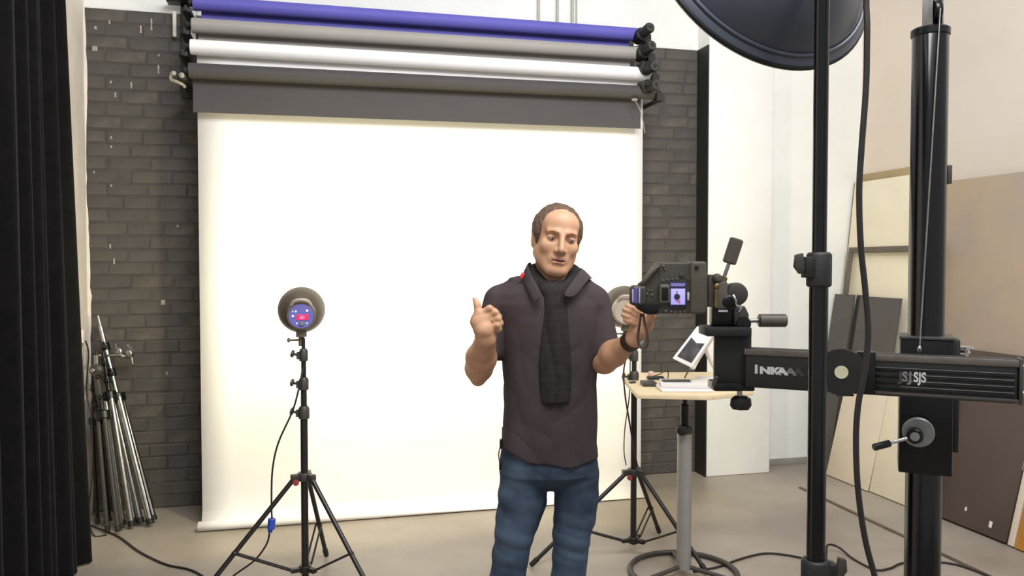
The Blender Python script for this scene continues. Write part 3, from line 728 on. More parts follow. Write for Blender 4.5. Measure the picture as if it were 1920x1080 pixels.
# ------------------------------------------------------------------ boards leaning on the right wall
def board(name, label, cat, m_, t0, t1, ob, ot, H, th=0.018, edge=None, group='boards leaning on the right wall', bev=0.002):
    """rectangle leaning from ob (floor) to ot (at the slant length H)"""
    k = Vector(NR) * (ot - ob); up = math.sqrt(max(H * H - (ot - ob) ** 2, 0.01))
    v = (k + UP * up) / H
    n = TD.cross(v); n = n if n.dot(NR) > 0 else -n
    a, b = RW(t0, 0.004, ob), RW(t1, 0.004, ob)
    c = [a, b, b + v * H, a + v * H]
    lift = 0.0 if n.z <= 0 else 0.0
    m = MB(); m.prism(c, n * -th if n.z > 0 else n * -th)
    zmin = min(q[2] for q in m.v)
    m.v = [(q[0], q[1], q[2] + 0.003 - zmin) for q in m.v]
    o = m.build(name, m_, bevel=bev, loc=(a + b) / 2)
    tag(o, label, cat, group)
    return o, c, v, n
def slab(c, v, n, u0, u1, w0, w1, th, H):
    """piece of a leaning board in its own plane: u along t (0..1), w up (metres)"""
    a = c[0] + (c[1] - c[0]) * u0; b = c[0] + (c[1] - c[0]) * u1
    m = MB(); m.prism([a + v * w0, b + v * w0, b + v * w1, a + v * w1], n * -th); return m
zA = P(1580, 345, RW(0.0, 0, 0.06).y).z
tA = t_at(1580, 0.07)
board('hardboard_sheet', 'ochre topped sheet rearmost behind the tall cream board', 'board', M_OCHRE, max(0.02, t_at(1593, 0.03)), t_at(1748, 0.03), 0.22, 0.024, zA + 0.075, 0.014)
o, c, v, n = board('laminate_board', 'tall cream board with a dark left edge leaning behind the column', 'board', M_CREAM, max(tA, 0.02), t_at(1752, 0.07), 0.30, 0.07, zA + 0.015, 0.018)
m = slab(c, v, n, -0.006, 0.004, 0, zA + 0.015, 0.02, 0); tag(m.build('edge_strip', M_BOARDEDGE, o), 'dark edge')
m = slab(c, v, n, 0.004, 1, zA + 0.003, zA + 0.017, 0.02, 0); tag(m.build('edge_strip', M_OCHRE, o), 'ochre edge')
# dark boards
oH = 0.25
zH = P(1567, 557, RW(0.2, 0, oH).y).z
board('dark_board', 'dark grey board, left one of the pair in front of the cream board', 'board', M_DBOARD, t_at(1566, oH), t_at(1602, oH), 0.46, oH, zH + 0.03, 0.016)
board('dark_board', 'narrow black board standing in the gap between the two dark grey boards', 'board', M_BBOARD, t_at(1603, oH), t_at(1613, oH), 0.44, oH - 0.02, zH + 0.03, 0.012)
board('dark_board', 'dark grey board, right one of the pair beside the column', 'board', M_DBOARD, t_at(1614, oH), t_at(1690, oH), 0.47, oH, zH + 0.025, 0.016)
# thin frame in front of them
oF = 0.165
zF = P(1592, 468, RW(0.2, 0, oF).y).z + 0.02
tF0, tF1 = t_at(1591, oF), t_at(1765, oF)
HF = zF; obF = 0.375
k = Vector(NR) * (oF - obF); upl = math.sqrt(HF * HF - (oF - obF) ** 2); v = (k + UP * upl) / HF
n = TD.cross(v); n = n if n.dot(NR) > 0 else -n
a, b = RW(tF0, 0.012, obF), RW(tF1, 0.012, obF); c = [a, b]
fr = thing('empty_frame', (a + b) / 2, 'thin grey brown empty frame leaning before the cream board', 'frame')
bw2 = 0.045
slab(c, v, n, 0, 1, HF - bw2, HF, 0.016, 0).build('top_bar', M_FRAME, fr, bevel=0.002)
slab(c, v, n, 0, 1, 0.0, bw2, 0.016, 0).build('bottom_bar', M_FRAME, fr, bevel=0.002)
u = bw2 / (b - a).length
slab(c, v, n, 0, u, bw2, HF - bw2, 0.016, 0).build('side_bar', M_FRAME, fr, bevel=0.002)
slab(c, v, n, 1 - u, 1, bw2, HF - bw2, 0.016, 0).build('side_bar', M_FRAME, fr, bevel=0.002)
def to_t(p): d = p - CR; return d.dot(TD), d.dot(NR)
tb0, ob0 = to_t(F(1544, 891)); tb1, ob1 = to_t(F(1633, 922)); tb2, ob2 = to_t(F(1712, 955))
board('low_board', 'low pale cream board at the left foot of the leaning stack', 'board', M_CREAM2, tb0, tb1 - 0.004, 0.545, 0.36, 0.80, 0.016)
board('low_board', 'low yellowish cream board next to the column foot', 'board', M_CREAM, tb1, tb2 + 0.12, 0.53, 0.36, 0.80, 0.016)
# right group
tC = t_at(1772, 0.05); zC = P(1775, 343, RW(tC, 0, 0.05).y).z
oC, cC, vC, nC = board('tan_hardboard', 'large tan hardboard sheet with a faint dotted face, right of the column', 'board', M_TAN, tC, tC + 1.45, 0.30, 0.05, zC + 0.02, 0.012)
td0, od0 = to_t(F(1740, 968)); td1, od1 = to_t(F(1884, 1023))
oD, cD, vD, nD = board('brown_board', 'dark brown board with a taped edge standing at the far right', 'board', M_BROWN, td0, td1, 0.50, 0.24, 1.06, 0.045)
m = slab(cD, vD, nD, 0.90, 1.004, 0.43, 0.475, 0.05, 0); m.v = [tuple(Vector(q) + nD * 0.002) for q in m.v]; tag(m.build('tape', M_TAPE, oD), 'piece of grey tape')
for (u_, w_, sz) in [(0.42, 0.10, 0.012), (0.86 - 0.1, 0.06, 0.018)]:
    m = slab(cD, vD, nD, u_, u_ + sz * 2.2, w_, w_ + sz * 2, 0.004, 0); m.v = [tuple(Vector(q) + nD * 0.003) for q in m.v]; tag(m.build('paint_spot', M_SOCKET, oD), 'small white paint spot')
board('timber_batten', 'narrow cream batten standing between the brown and the orange board', 'board', M_CREAM2, td1 + 0.012, td1 + 0.052, 0.50, 0.22, 1.16, 0.03)
board('orange_board', 'orange board at the right edge beyond the batten', 'board', M_ORANGE, td1 + 0.058, td1 + 0.5, 0.50, 0.22, 1.12, 0.02)

# ------------------------------------------------------------------ camera column stand
DC = 2.17
cc = P(1741, 300, DC); CX, CY = cc.x, cc.y
zc = lambda py, px=1741, D=DC: ZAT(py, px, D)
cs = thing('camera_stand', (CX, CY, 0), 'tall black camera column with a horizontal arm and crank', 'camera stand')
ztop = zc(58)
m = MB(); rC = 0.0455
m.lathe((CX, CY, 0.08), (0, 0, 1), [(0, rC), (ztop - 0.09, rC), (ztop - 0.083, rC - 0.003)], 48); colm = m.build('column', M_BLKG, cs)
m = MB(); m.lathe((CX, CY, ztop - 0.016), (0, 0, 1), [(0, rC + 0.001), (0.002, rC + 0.003), (0.018, rC + 0.003), (0.022, rC - 0.002)], 40); m.build('cap', M_BLK, colm)
for dx in (-0.014, 0.014):
    m = MB(); m.box((CX + dx, CY - 0.01, ztop + 0.055), (0.004, 0.05, 0.10)); m.build('pulley_cheek', M_STEEL, cs, bevel=0.001)
m = MB(); m.lathe((CX - 0.009, CY - 0.012, ztop + 0.045), (1, 0, 0), [(0, 0.034), (0.006, 0.028), (0.012, 0.028), (0.018, 0.034)], 28); m.build('pulley', M_BLK, cs)
m = MB(); m.lathe((CX, CY, 0.0), (0, 0, 1), [(0, 0.30), (0.035, 0.30), (0.05, 0.27), (0.09, 0.07)], 40); m.build('base', M_BLK, cs)
# steel cable in front of the column
m = MB(); m.cyl((CX - 0.0, CY - 0.048, ztop + 0.045), P(1724, 655, DC - 0.075), 0.0022, n=8); m.sphere(P(1724, 655, DC - 0.075), 0.006, sc=(1, 1, 1.6)); m.build('lifting_cable', M_STEEL, cs)
# arm
A0 = P(1398, 687, 2.215); A1 = P(1908, 715, 1.945); A1.z = A0.z = (A0.z + A1.z) / 2
ax = (A1 - A0).normalized(); ay = UP.cross(ax).normalized(); ay = ay if ay.y > 0 else -ay   # ay: away from the camera
RA = frame(ax, ay, UP); AL = (A1 - A0).length; Am = (A0 + A1) / 2
HA = 0.108
zb1, zb0 = zc(634), zc(880)
CC = Vector((CX, CY, (zb0 + zb1) / 2)) + ay * 0.006
m = MB(); m.box(CC, (0.128, 0.138, zb1 - zb0), RA); car = m.build('carriage', M_BLK, cs, bevel=0.004)
m = MB(); m.box(CC + ax * 0.072 + UP * 0.03, (0.016, 0.08, zb1 - zb0 - 0.06), RA); m.build('side_rail', M_BLKM, car, bevel=0.003)
m = MB(); m.box(CC + UP * ((zb1 - zb0) / 2 + 0.004), (0.132, 0.142, 0.008), RA); m.build('rim', M_DGREY, car, bevel=0.002)
arm = MB(); arm.box(Am, (AL, 0.050, HA), RA); armo = arm.build('arm', M_BLKM, cs, bevel=0.008, seg=3)
AF = -0.025
def armp(u, zz, o=0.0): return A0 + ax * (AL * u) + UP * zz + ay * (AF - o)
for zz, hh, u0, u1 in [(0.0445, 0.017, 0.0, 1.0), (-0.046, 0.008, 0.46, 1.0)]:
    m = MB(); m.box((armp(u0, zz, 0.0) + armp(u1, zz, 0.0)) / 2, (AL * (u1 - u0), 0.006, hh), RA); m.build('edge_rib', M_HANDLE if zz > 0 else M_DGREY, armo, bevel=0.002)
for zz in (0.020, 0.004, -0.012, -0.027):
    m = MB(); u0 = 0.60 if zz != 0.020 else 0.47
    m.box((armp(u0, zz) + armp(0.985, zz)) / 2, (AL * (0.985 - u0), 0.003, 0.0016), RA); m.build('groove_line', M_STEEL, armo)
    m = MB(); m.box((armp(0.44, zz - 0.006) + armp(0.985, zz - 0.006)) / 2, (AL * 0.545, 0.004, 0.007), RA); m.build('groove_rib', M_BLKG, armo, bevel=0.001)
def arm_text(s_, u, zz, size, m_, heavy, sq=1.0, o=0.0012):
    vs, fs = text_mesh(s_, size, 0.0006, heavy, sq)
    mm = MB(); b_ = armp(u, zz, o); mm.add([b_ + ax * q.x + UP * q.y - ay * q.z for q in vs], fs)
    return mm.build('lettering', m_, armo)
arm_text('i', 0.043, -0.0125, 0.034, M_SILVERP, 0.0016, 1.2)
arm_text('NK', 0.064, -0.0125, 0.0255, M_SILVERP, 0.0016, 1.42)
arm_text('A', 0.134, -0.0125, 0.0255, M_SILVERP, 0.0016, 1.5)
arm_text('A', 0.168, -0.0125, 0.0255, M_SILVERD, 0.0014, 1.5, 0.0008)
arm_text('A', 0.198, -0.0125, 0.0255, M_DGREY, 0.0014, 1.5, 0.0004)
arm_text('J', 0.594, -0.012, 0.034, M_DGREY, 0.001, 1.0, 0.002)
arm_text('S', 0.606, -0.012, 0.034, M_SILVERD, 0.001, 0.8, 0.0022)
arm_text('J', 0.628, -0.012, 0.034, M_SILVERD, 0.001, 1.0, 0.002)
arm_text('SJS', 0.646, -0.012, 0.034, M_SILVERP, 0.001, 0.72, 0.0026)
m = MB(); m.box(A1 + ax * 0.004, (0.008, 0.058, HA + 0.004), RA); ec = m.build('end_cap', M_DGREY, cs, bevel=0.002)
m = MB(); m.cyl(A1 + ax * 0.006 + UP * 0.035, A1 + ax * 0.03 + UP * 0.035, 0.006); m.cyl(A1 + ax * 0.006 - UP * 0.03, A1 + ax * 0.03 - UP * 0.03, 0.006); m.build('stud', M_STEEL, ec)
# lock disc on the arm
du = 0.385
dc = armp(du, 0.004, 0.0)
m = MB(); m.lathe(dc, -ay, [(0, 0.060), (0.014, 0.062), (0.018, 0.060), (0.019, 0.03)], 44); dk = m.build('lock_disc', M_BLKM, cs)
m = MB(); m.lathe(dc - ay * 0.019, -ay, [(0, 0.017), (0.002, 0.0165)], 28); m.build('disc_cap', M_CREAMDOT, dk)
m = MB(); m.cyl(dc + UP * -0.062 - ax * 0.012 - ay * 0.008, dc + UP * -0.060 + ax * 0.03 - ay * 0.004, 0.0028); m.build('lever', M_BLK, dk)
m = MB(); m.box(dc + ax * 0.058, (0.045, 0.03, HA + 0.002), RA); m.build('clamp_block', M_BLK, cs, bevel=0.003)
# crank on the carriage
cr = P(1722, 811, CY - 0.072)
m = MB(); m.lathe(cr + ay * 0.012, -ay, [(0, 0.039), (0.012, 0.039), (0.015, 0.036)], 36); cd = m.build('crank_disc', M_DIAL, cs)
cr2 = P(1715, 817, CY - 0.085)
m = MB(); m.lathe(cr2 + ay * 0.01, -ay, [(0, 0.021), (0.02, 0.020), (0.024, 0.016)], 24); m.build('crank_hub', M_BLK, cd)
m = MB(); m.lathe(cr2 - ay * 0.0135, -ay, [(0, 0.012), (0.002, 0.011)], 20); m.build('hub_cap', M_DIAL, cd)
e0 = P(1700, 822, CY - 0.09); e1 = P(1668, 831, CY - 0.10); e2 = P(1638, 839, CY - 0.105)
m = MB(); m.cyl(e0, e1, 0.0045); m.build('crank_rod', M_CHROME, cd)
m = MB(); m.cyl(e1, e2, 0.0095); m.build('crank_grip', M_BLKG, cd)
# chrome wheel nut on top
kn = P(1801, 664, CY - 0.03)
m = MB(); m.lathe(kn, (0, 0, 1), [(0, 0.020), (0.006, 0.024), (0.012, 0.020), (0.016, 0.031), (0.022, 0.031), (0.024, 0.02)], 20); m.build('chrome_knob', M_CHROME, cs)
m = MB(); m.cyl((kn.x, kn.y, kn.z - 0.05), (kn.x, kn.y, kn.z), 0.012); m.build('knob_stud', M_BLK, cs)
m = MB(); m.box(P(1776, 328, DC), (0.012, 0.03, 0.05)); m.build('stop', M_DGREY, cs, bevel=0.002)
# mount block at the left end of the arm
D0 = 2.235
mb = MB(); b0 = P(1343, 622, D0); b1 = P(1409, 728, D0)
mb.box(((b0.x + b1.x) / 2, D0 + 0.02, (b0.z + b1.z) / 2), (b1.x - b0.x, 0.075, b0.z - b1.z), RZ(math.atan2(ax.y, ax.x) * 0.5)); mk = mb.build('mount_block', M_BLKM, cs, bevel=0.004)
m = MB(); q0 = P(1336, 716, D0 - 0.01); q1 = P(1412, 732, D0 - 0.01); m.box(((q0.x + q1.x) / 2, D0 + 0.01, (q0.z + q1.z) / 2), (q1.x - q0.x, 0.08, abs(q0.z - q1.z))); m.build('lower_jaw', M_BLK, mk, bevel=0.005)
m = MB(); m.cyl(P(1338, 724, D0 - 0.03), P(1344, 706, D0 - 0.035), 0.006); m.build('jaw_lever', M_DGREY, mk)
m = MB(); s0_, s1_ = P(1386, 728, D0), P(1389, 756, D0); m.cyl(s0_, s1_, 0.0075); m.build('knob_stud', M_STEEL, mk)
m = MB(); kc = P(1389, 759, D0)
vs = []
for zz, rr in ((0.021, 0.016), (0.013, 0.027), (-0.006, 0.029), (-0.016, 0.022), (-0.018, 0.010)):
    for i in range(24):
        a_ = 2 * math.pi * i / 24; q = rr * (1 + (0.06 if i % 4 < 2 else -0.06))
        vs.append((kc.x + q * math.cos(a_), kc.y + q * math.sin(a_), kc.z + zz + 0.004))
fs = [(j * 24 + i, j * 24 + (i + 1) % 24, (j + 1) * 24 + (i + 1) % 24, (j + 1) * 24 + i) for j in range(4) for i in range(24)] + [tuple(range(24)), tuple(range(96, 120))]
m.add(vs, fs); m.build('star_knob', M_BLKM, mk)
# three-way head
hd = thing('tripod_head', P(1370, 615, D0), 'three way pan head with two grey brown handles holding the camera', 'tripod head')
p0, p1 = P(1317, 611, D0), P(1400, 628, D0)
m = MB(); m.box(((p0.x + p1.x) / 2, D0, (p0.z + p1.z) / 2), (p1.x - p0.x, 0.10, p0.z - p1.z)); m.build('plate', M_BLKM, hd, bevel=0.004)
q0, q1 = P(1334, 575, D0), P(1378, 611, D0)
m = MB(); m.box(((q0.x + q1.x) / 2, D0 + 0.01, (q0.z + q1.z) / 2), (q1.x - q0.x, 0.055, q0.z - q1.z)); m.build('pan_body', M_BLK, hd, bevel=0.008)
m = MB(); q0, q1 = P(1347, 581, D0 - 0.03), P(1364, 585, D0 - 0.03); m.box(((q0.x + q1.x) / 2, q0.y, (q0.z + q1.z) / 2), (q1.x - q0.x, 0.004, q0.z - q1.z)); tag(m.build('index_label', M_SILVERP, hd), 'small white label')
m = MB(); m.prism([P(1377, 580, D0 - 0.03), P(1388, 572, D0 - 0.03), P(1398, 575, D0 - 0.03), P(1405, 590, D0 - 0.03), P(1404, 612, D0 - 0.03), P(1388, 620, D0 - 0.03), P(1378, 608, D0 - 0.03)], (0, 0.06, 0)); m.build('elbow', M_DGREY, hd, bevel=0.005)
m = MB(); m.lathe(P(1394, 607, D0 - 0.032), (0, -1, 0), [(0, 0.020), (0.008, 0.019), (0.01, 0.012)], 24); m.build('elbow_cap', M_BLK, hd)
m = MB(); m.lathe(P(1372, 551, D0 + 0.02), (0.15, -1, 0), [(0, 0.031), (0.03, 0.033), (0.04, 0.030), (0.045, 0.018)], 32); m.build('tilt_hub', M_DGREY, hd)
m = MB(); m.lathe(P(1362, 566, D0 - 0.02), (0, -1, 0), [(0, 0.022), (0.012, 0.020), (0.018, 0.012)], 24); m.build('tilt_cap', M_BLK, hd)
m = MB(); q0, q1 = P(1337, 528, D0), P(1358, 578, D0); m.box(((q0.x + q1.x) / 2, D0 - 0.005, (q0.z + q1.z) / 2), (q1.x - q0.x, 0.06, q0.z - q1.z)); hb = m.build('camera_block', M_HANDLE, hd, bevel=0.004)
m = MB(); q0, q1 = P(1340, 542, D0 - 0.037), P(1345, 575, D0 - 0.037); m.box(((q0.x + q1.x) / 2, q0.y, (q0.z + q1.z) / 2), (q1.x - q0.x, 0.004, q0.z - q1.z)); m.build('brass_strip', M_BRASS, hb)
m = MB(); m.sphere(P(1344, 536, D0 - 0.037), 0.0075, sc=(1, 0.6, 1)); m.build('brass_knob', M_BRASS, hb)
m = MB(); m.lathe(P(1338, 523, D0 - 0.01), (0.3, -1, 0.1), [(0, 0.012), (0.02, 0.014), (0.03, 0.010)], 16); m.box(P(1332, 545, D0), (0.022, 0.05, 0.09)); m.build('quick_release', M_CAMG, hd, bevel=0.003)
def handle(a, b, c, r):
    m = MB(); m.cyl(a, b, 0.0055); h = m.build('handle_rod', M_STEEL, hd)
    m = MB(); k_ = c - b; L_ = k_.length; m.lathe(b - k_ * 0.02, k_, [(0, r * 0.8), (0.003, r), (L_ - 0.003, r), (L_, r * 0.85)], 24); m.build('handle_grip', M_HANDLE, hd)
handle(P(1354, 530, D0), P(1367, 493, D0), P(1382, 447, D0), 0.0235 * 0.82)
handle(P(1396, 602, D0), P(1423, 601, D0), P(1475, 601, D0), 0.0185)
m = MB(); m.cyl(P(1353, 534, D0), P(1358, 519, D0), 0.010); m.build('handle_socket', M_BRASS, hd)
m = MB(); m.tube([P(1374, 553, D0 - 0.04), P(1379, 562, D0 - 0.045), P(1381, 572, D0 - 0.04), P(1389, 576, D0 - 0.04), P(1385, 585, D0 - 0.04)], 0.0035); m.build('lock_lever', M_CHROME, hd)

# ------------------------------------------------------------------ camera on its side
DCm = 2.20
cm = thing('dslr_camera', P(1280, 588, DCm), 'black camera turned on its side, its lit screen facing us', 'camera')
def cbox(px0, py0, px1, py1, y0, y1, name, m_, par, bev=0.004, seg=2):
    a_ = P(px0, py0, DCm); b_ = P(px1, py1, DCm)
    m = MB(); m.box(((a_.x + b_.x) / 2, DCm + (y0 + y1) / 2, (a_.z + b_.z) / 2), (abs(b_.x - a_.x), y1 - y0, abs(a_.z - b_.z)))
    return m.build(name, m_, par, bevel=bev, seg=seg)
body = cbox(1233, 491, 1297, 588, 0.0, 0.065, 'body', M_CAMB, cm, 0.007, 3)
grip = cbox(1294, 490, 1324, 589, -0.008, 0.075, 'grip', M_CAMG, cm, 0.008, 3)
m = MB(); m.lathe(P(1306, 501, DCm - 0.008), (0, -1, 0), [(0, 0.006), (0.004, 0.006), (0.006, 0.004)], 14); m.build('control_dial', M_BLKM, grip)
cbox(1288, 548, 1292, 563, -0.004, 0.0, 'side_label', M_SILVERP, body, 0.0005)
m = MB(); m.prism([P(1236, 494, DCm), P(1228, 500, DCm), P(1207, 530, DCm), P(1200, 540, DCm), P(1200, 575, DCm), P(1212, 588, DCm), P(1236, 590, DCm)], (0, 0.055, 0)); pr = m.build('prism_housing', M_CAMB, cm, bevel=0.005)
m = MB(); m.tube([P(1236, 497, DCm - 0.006), P(1222, 510, DCm - 0.012), P(1208, 527, DCm - 0.012), P(1198, 535, DCm - 0.004)], 0.006); tag(m.build('strap_run', M_CAMG, cm), 'grey strap drawn over the prism')
tr = cbox(1183, 535, 1211, 573, -0.016, 0.036, 'radio_trigger', M_DGREY, cm, 0.009, 3)
cbox(1186, 540, 1194, 568, -0.0175, -0.015, 'purple_stripe', M_PURP, tr, 0.001)
cbox(1196, 540, 1198.5, 568, -0.0178, -0.015, 'lilac_stripe', M_LILAC, tr, 0.0005)
cbox(1183.5, 542, 1186, 566, -0.0172, -0.013, 'lilac_stripe', M_LILAC, tr, 0.0005)
m = MB(); m.prism([P(1190, 570, DCm - 0.01), P(1200, 582, DCm - 0.01), P(1214, 590, DCm - 0.01), P(1233, 590, DCm - 0.01), P(1236, 572, DCm - 0.01), P(1210, 566, DCm - 0.01)], (0, 0.05, 0)); m.build('strap_lug_housing', M_BLK, cm, bevel=0.004)
ey = cbox(1235, 533, 1255, 569, -0.014, 0.003, 'eyepiece', M_CAMG, cm, 0.006, 3)
cbox(1239, 539, 1251, 563, -0.0155, -0.013, 'eyepiece_glass', M_BLK, ey, 0.003)
lf = cbox(1254, 528, 1287, 577, -0.006, 0.002, 'screen_bezel', M_LCDF, cm, 0.002)
cbox(1257, 541, 1283.5, 571, -0.0072, -0.005, 'lit_screen', M_LCD, lf, 0.0003)
cbox(1257, 531, 1283.5, 537, -0.0072, -0.005, 'menu_bar', M_LCD2, lf, 0.0003)
m = MB(); m.lathe(P(1269.5, 556.5, DCm - 0.0074), (0, -1, 0), [(0, 0.0085), (0.0006, 0.0083)], 20); m.build('screen_figure', M_LCDK, lf)
m = MB(); m.prism([P(1264, 562, DCm - 0.0074), P(1275, 562, DCm - 0.0074), P(1276, 570, DCm - 0.0074), P(1270, 567, DCm - 0.0074)], (0, -0.0004, 0)); m.build('screen_figure', M_LCDP, lf)
m = MB(); m.prism([P(1268.4, 545, DCm - 0.0074), P(1270, 545, DCm - 0.0074), P(1270, 551, DCm - 0.0074), P(1268.4, 551, DCm - 0.0074)], (0, -0.0004, 0)); m.build('screen_figure', M_LCDK, lf)
for (px, py, r) in [(1243, 499, 0.004), (1246, 505, 0.003), (1243, 526, 0.0035), (1251, 525, 0.003), (1260, 524, 0.003), (1269, 523, 0.003), (1278, 516, 0.007), (1290, 523, 0.003), (1213, 551, 0.004), (1222, 553, 0.004), (1216, 545, 0.003), (1248, 583, 0.004), (1258, 584, 0.003), (1266, 585, 0.003), (1275, 585, 0.003), (1283, 584, 0.003), (1222, 545, 0.003)]:
    m = MB(); m.lathe(P(px, py, DCm + 0.001), (0, -1, 0), [(0, r), (0.004, r), (0.005, r * 0.7)], 12); m.build('button', M_HANDLE if r < 0.0045 else M_DGREY, body)
m = MB(); ld = Vector((-0.12, 1, 0.0)); lc = P(1258, 541, DCm + 0.06)
m.lathe(lc, ld, [(0, 0.034), (0.01, 0.038), (0.07, 0.038), (0.075, 0.041), (0.13, 0.041), (0.135, 0.036)], 32); m.build('lens', M_BLKM, cm)
# strap loop hanging below
m = MB()
lp = [P(1202, 588, DCm), P(1199, 608, DCm - 0.004), P(1196, 634, DCm - 0.004), P(1200, 650, DCm - 0.004), P(1208, 654, DCm - 0.004), P(1214, 645, DCm - 0.004), P(1213, 625, DCm - 0.002), P(1208, 604, DCm), P(1206, 588, DCm)]
cl = catmull(lp, 6); vs = []; fs = []
for i, p in enumerate(cl):
    t = (cl[min(i + 1, len(cl) - 1)] - cl[max(i - 1, 0)]).normalized(); s_ = Vector((0, 1, 0)); nn = t.cross(s_).normalized()
    tw = 0.0035 if 16 < i < 40 else 0.0035
    ww = 0.006
    q = (Vector((0.55, 0.83, 0))).normalized()
    for a_, b_ in ((-1, -1), (1, -1), (1, 1), (-1, 1)): vs.append(p + q * ww * a_ + nn * 0.0012 * b_)
for i in range(len(cl) - 1):
    for j in range(4): fs.append((i * 4 + j, i * 4 + (j + 1) % 4, i * 4 + 4 + (j + 1) % 4, i * 4 + 4 + j))
m.add(vs, fs); tag(m.build('strap_loop', M_STRAP, cm), 'dark brown strap loop hanging down')

# ------------------------------------------------------------------ dish light on its stand
DP = 1.74
pp = P(1538, 300, DP); PX = pp.x
zp = lambda py: ZAT(py, 1538, DP)
ds = thing('light_stand', (PX, DP, 0), 'thick black light stand in the foreground carrying the dish', 'light stand')
m = MB(); m.cyl((PX, DP, zp(545)), (PX, DP, 2.46), 0.0155, n=28); m.build('upper_tube', M_BLKG, ds)
m = MB(); m.cyl((PX, DP, zp(1090)), (PX, DP, zp(535)), 0.0198, n=28); m.build('middle_tube', M_BLKG, ds)
m = MB(); m.cyl((PX, DP, 0.16), (PX, DP, zp(1060)), 0.024, n=28); m.build('lower_tube', M_BLKG, ds)
def dcollar(z0, z1, r, side):
    m = MB(); m.lathe((PX, DP, z0), (0, 0, 1), [(0, r), (0.004, r + 0.004), (z1 - z0 - 0.006, r + 0.004), (z1 - z0, r)], 24)
    m.box((PX + side * (r + 0.002), DP - 0.006, (z0 + z1) / 2 + 0.005), (0.024, 0.03, (z1 - z0) * 0.6)); c_ = m.build('clamp_collar', M_BLKM, ds, bevel=0.002)
    m = MB(); zc_ = (z0 + z1) / 2 + 0.012
    m.cyl((PX + side * r, DP - 0.01, zc_), (PX + side * (r + 0.022), DP - 0.01, zc_ + 0.002), 0.008)
    m.prism([(PX + side * (r + 0.018), DP - 0.018, zc_ + 0.024), (PX + side * (r + 0.034), DP - 0.018, zc_ + 0.020), (PX + side * (r + 0.036), DP - 0.018, zc_ - 0.006), (PX + side * (r + 0.024), DP - 0.018, zc_ - 0.022), (PX + side * (r + 0.012), DP - 0.018, zc_ - 0.012)], (0, 0.014, 0))
    m.build('wing_knob', M_DGREY, c_, bevel=0.002)
dcollar(zp(538), zp(473), 0.0225, -1)
dcollar(zp(1095), zp(1048), 0.027, 1)
for i in range(3):
    a_ = math.radians(90 + 120 * i); d_ = Vector((math.cos(a_), math.sin(a_), 0))
    m = MB(); m.cyl(Vector((PX, DP, 0.42)) + d_ * 0.05, Vector((PX, DP, 0.014)) + d_ * 0.46, 0.013); m.build('leg', M_BLK, ds)
m = MB(); m.lathe((PX, DP, 0.40), (0, 0, 1), [(0, 0.03), (0.005, 0.055), (0.04, 0.055), (0.045, 0.03)], 20); m.build('hub', M_BLKM, ds)
m = MB(); m.cyl((PX, DP, 2.44), (PX, DP, 2.50), 0.012); m.build('spigot', M_STEEL, ds)
# dish: rim plane centre, axis towards the man
dcn = P(1431, -75, 1.95); dax = Vector((-0.31, 0.88, -0.36)).normalized(); RD = 0.298
dh = thing('beauty_dish', dcn - UP * RD, 'large black dish reflector seen from behind at the top edge', 'reflector')
m = MB()
m.lathe(dcn, dax, [(-0.165, 0.075), (-0.16, 0.10), (-0.145, 0.135), (-0.11, 0.195), (-0.07, 0.238), (-0.03, 0.266), (-0.012, 0.276), (-0.010, 0.286), (0.0, RD), (0.012, RD), (0.014, RD - 0.006), (-0.004, 0.272), (-0.06, 0.228), (-0.10, 0.185), (-0.135, 0.13), (-0.15, 0.07)], 72, False, False)
m.build('bowl', M_DISH, dh)
m = MB(); m.ring(dcn + dax * 0.006, dax, RD, 0.007, 72, 8); m.build('rim', M_BLK, dh)
m = MB(); m.ring(dcn - dax * 0.014, dax, 0.279, 0.005, 72, 8); m.build('lip', M_DISH, dh)
fh = thing('studio_flash', dcn - dax * 0.40, 'black flash head behind the dish, above the frame edge', 'studio flash')
m = MB(); m.lathe(dcn - dax * 0.40, dax, [(0, 0.065), (0.01, 0.072), (0.23, 0.072), (0.235, 0.06)], 32); m.build('body', M_BLKM, fh)
m = MB(); hc = dcn - dax * 0.30; m.cyl(hc, (PX, DP, 2.49), 0.02); m.cyl((PX, DP, 2.455), (PX, DP, 2.53), 0.026); m.build('mount', M_BLK, fh)
d_ = bpy.data.lights.new('dish_lamp', 'SPOT'); d_.energy = 20; d_.spot_size = math.radians(80); d_.spot_blend = 0.9; d_.shadow_soft_size = 0.2; d_.color = (1, 0.97, 0.92)
o = bpy.data.objects.new('dish_lamp', d_); COL.objects.link(o); o.location = dcn + dax * 0.02; o.rotation_euler = (P(1040, 600, 2.68) - dcn).to_track_quat('-Z', 'Y').to_euler()
# its cable
DK = 1.66
m = MB(); m.tube([fh.location + Vector((0.03, -0.02, 0.0)), P(1630, -60, DK), P(1626, 60, DK), P(1624, 160, DK), P(1616, 270, DK), P(1611, 360, DK), P(1614, 460, DK), P(1622, 540, DK), P(1628, 620, DK), P(1622, 690, DK), P(1609, 760, DK), P(1605, 830, DK), P(1609, 920, DK), P(1622, 1010, DK), P(1640, 1080, DK), P(1665, 1180, DK), P(1700, 1330, DK), Vector((0.86, 1.62, 0.02)), Vector((0.95, 1.3, 0.01)), Vector((1.1, 0.9, 0.01))], 0.0062, n=10)
tag(m.build('flash_cable', M_CABLE), 'thick dark cable hanging from the dish light in front of the arm', 'cable')

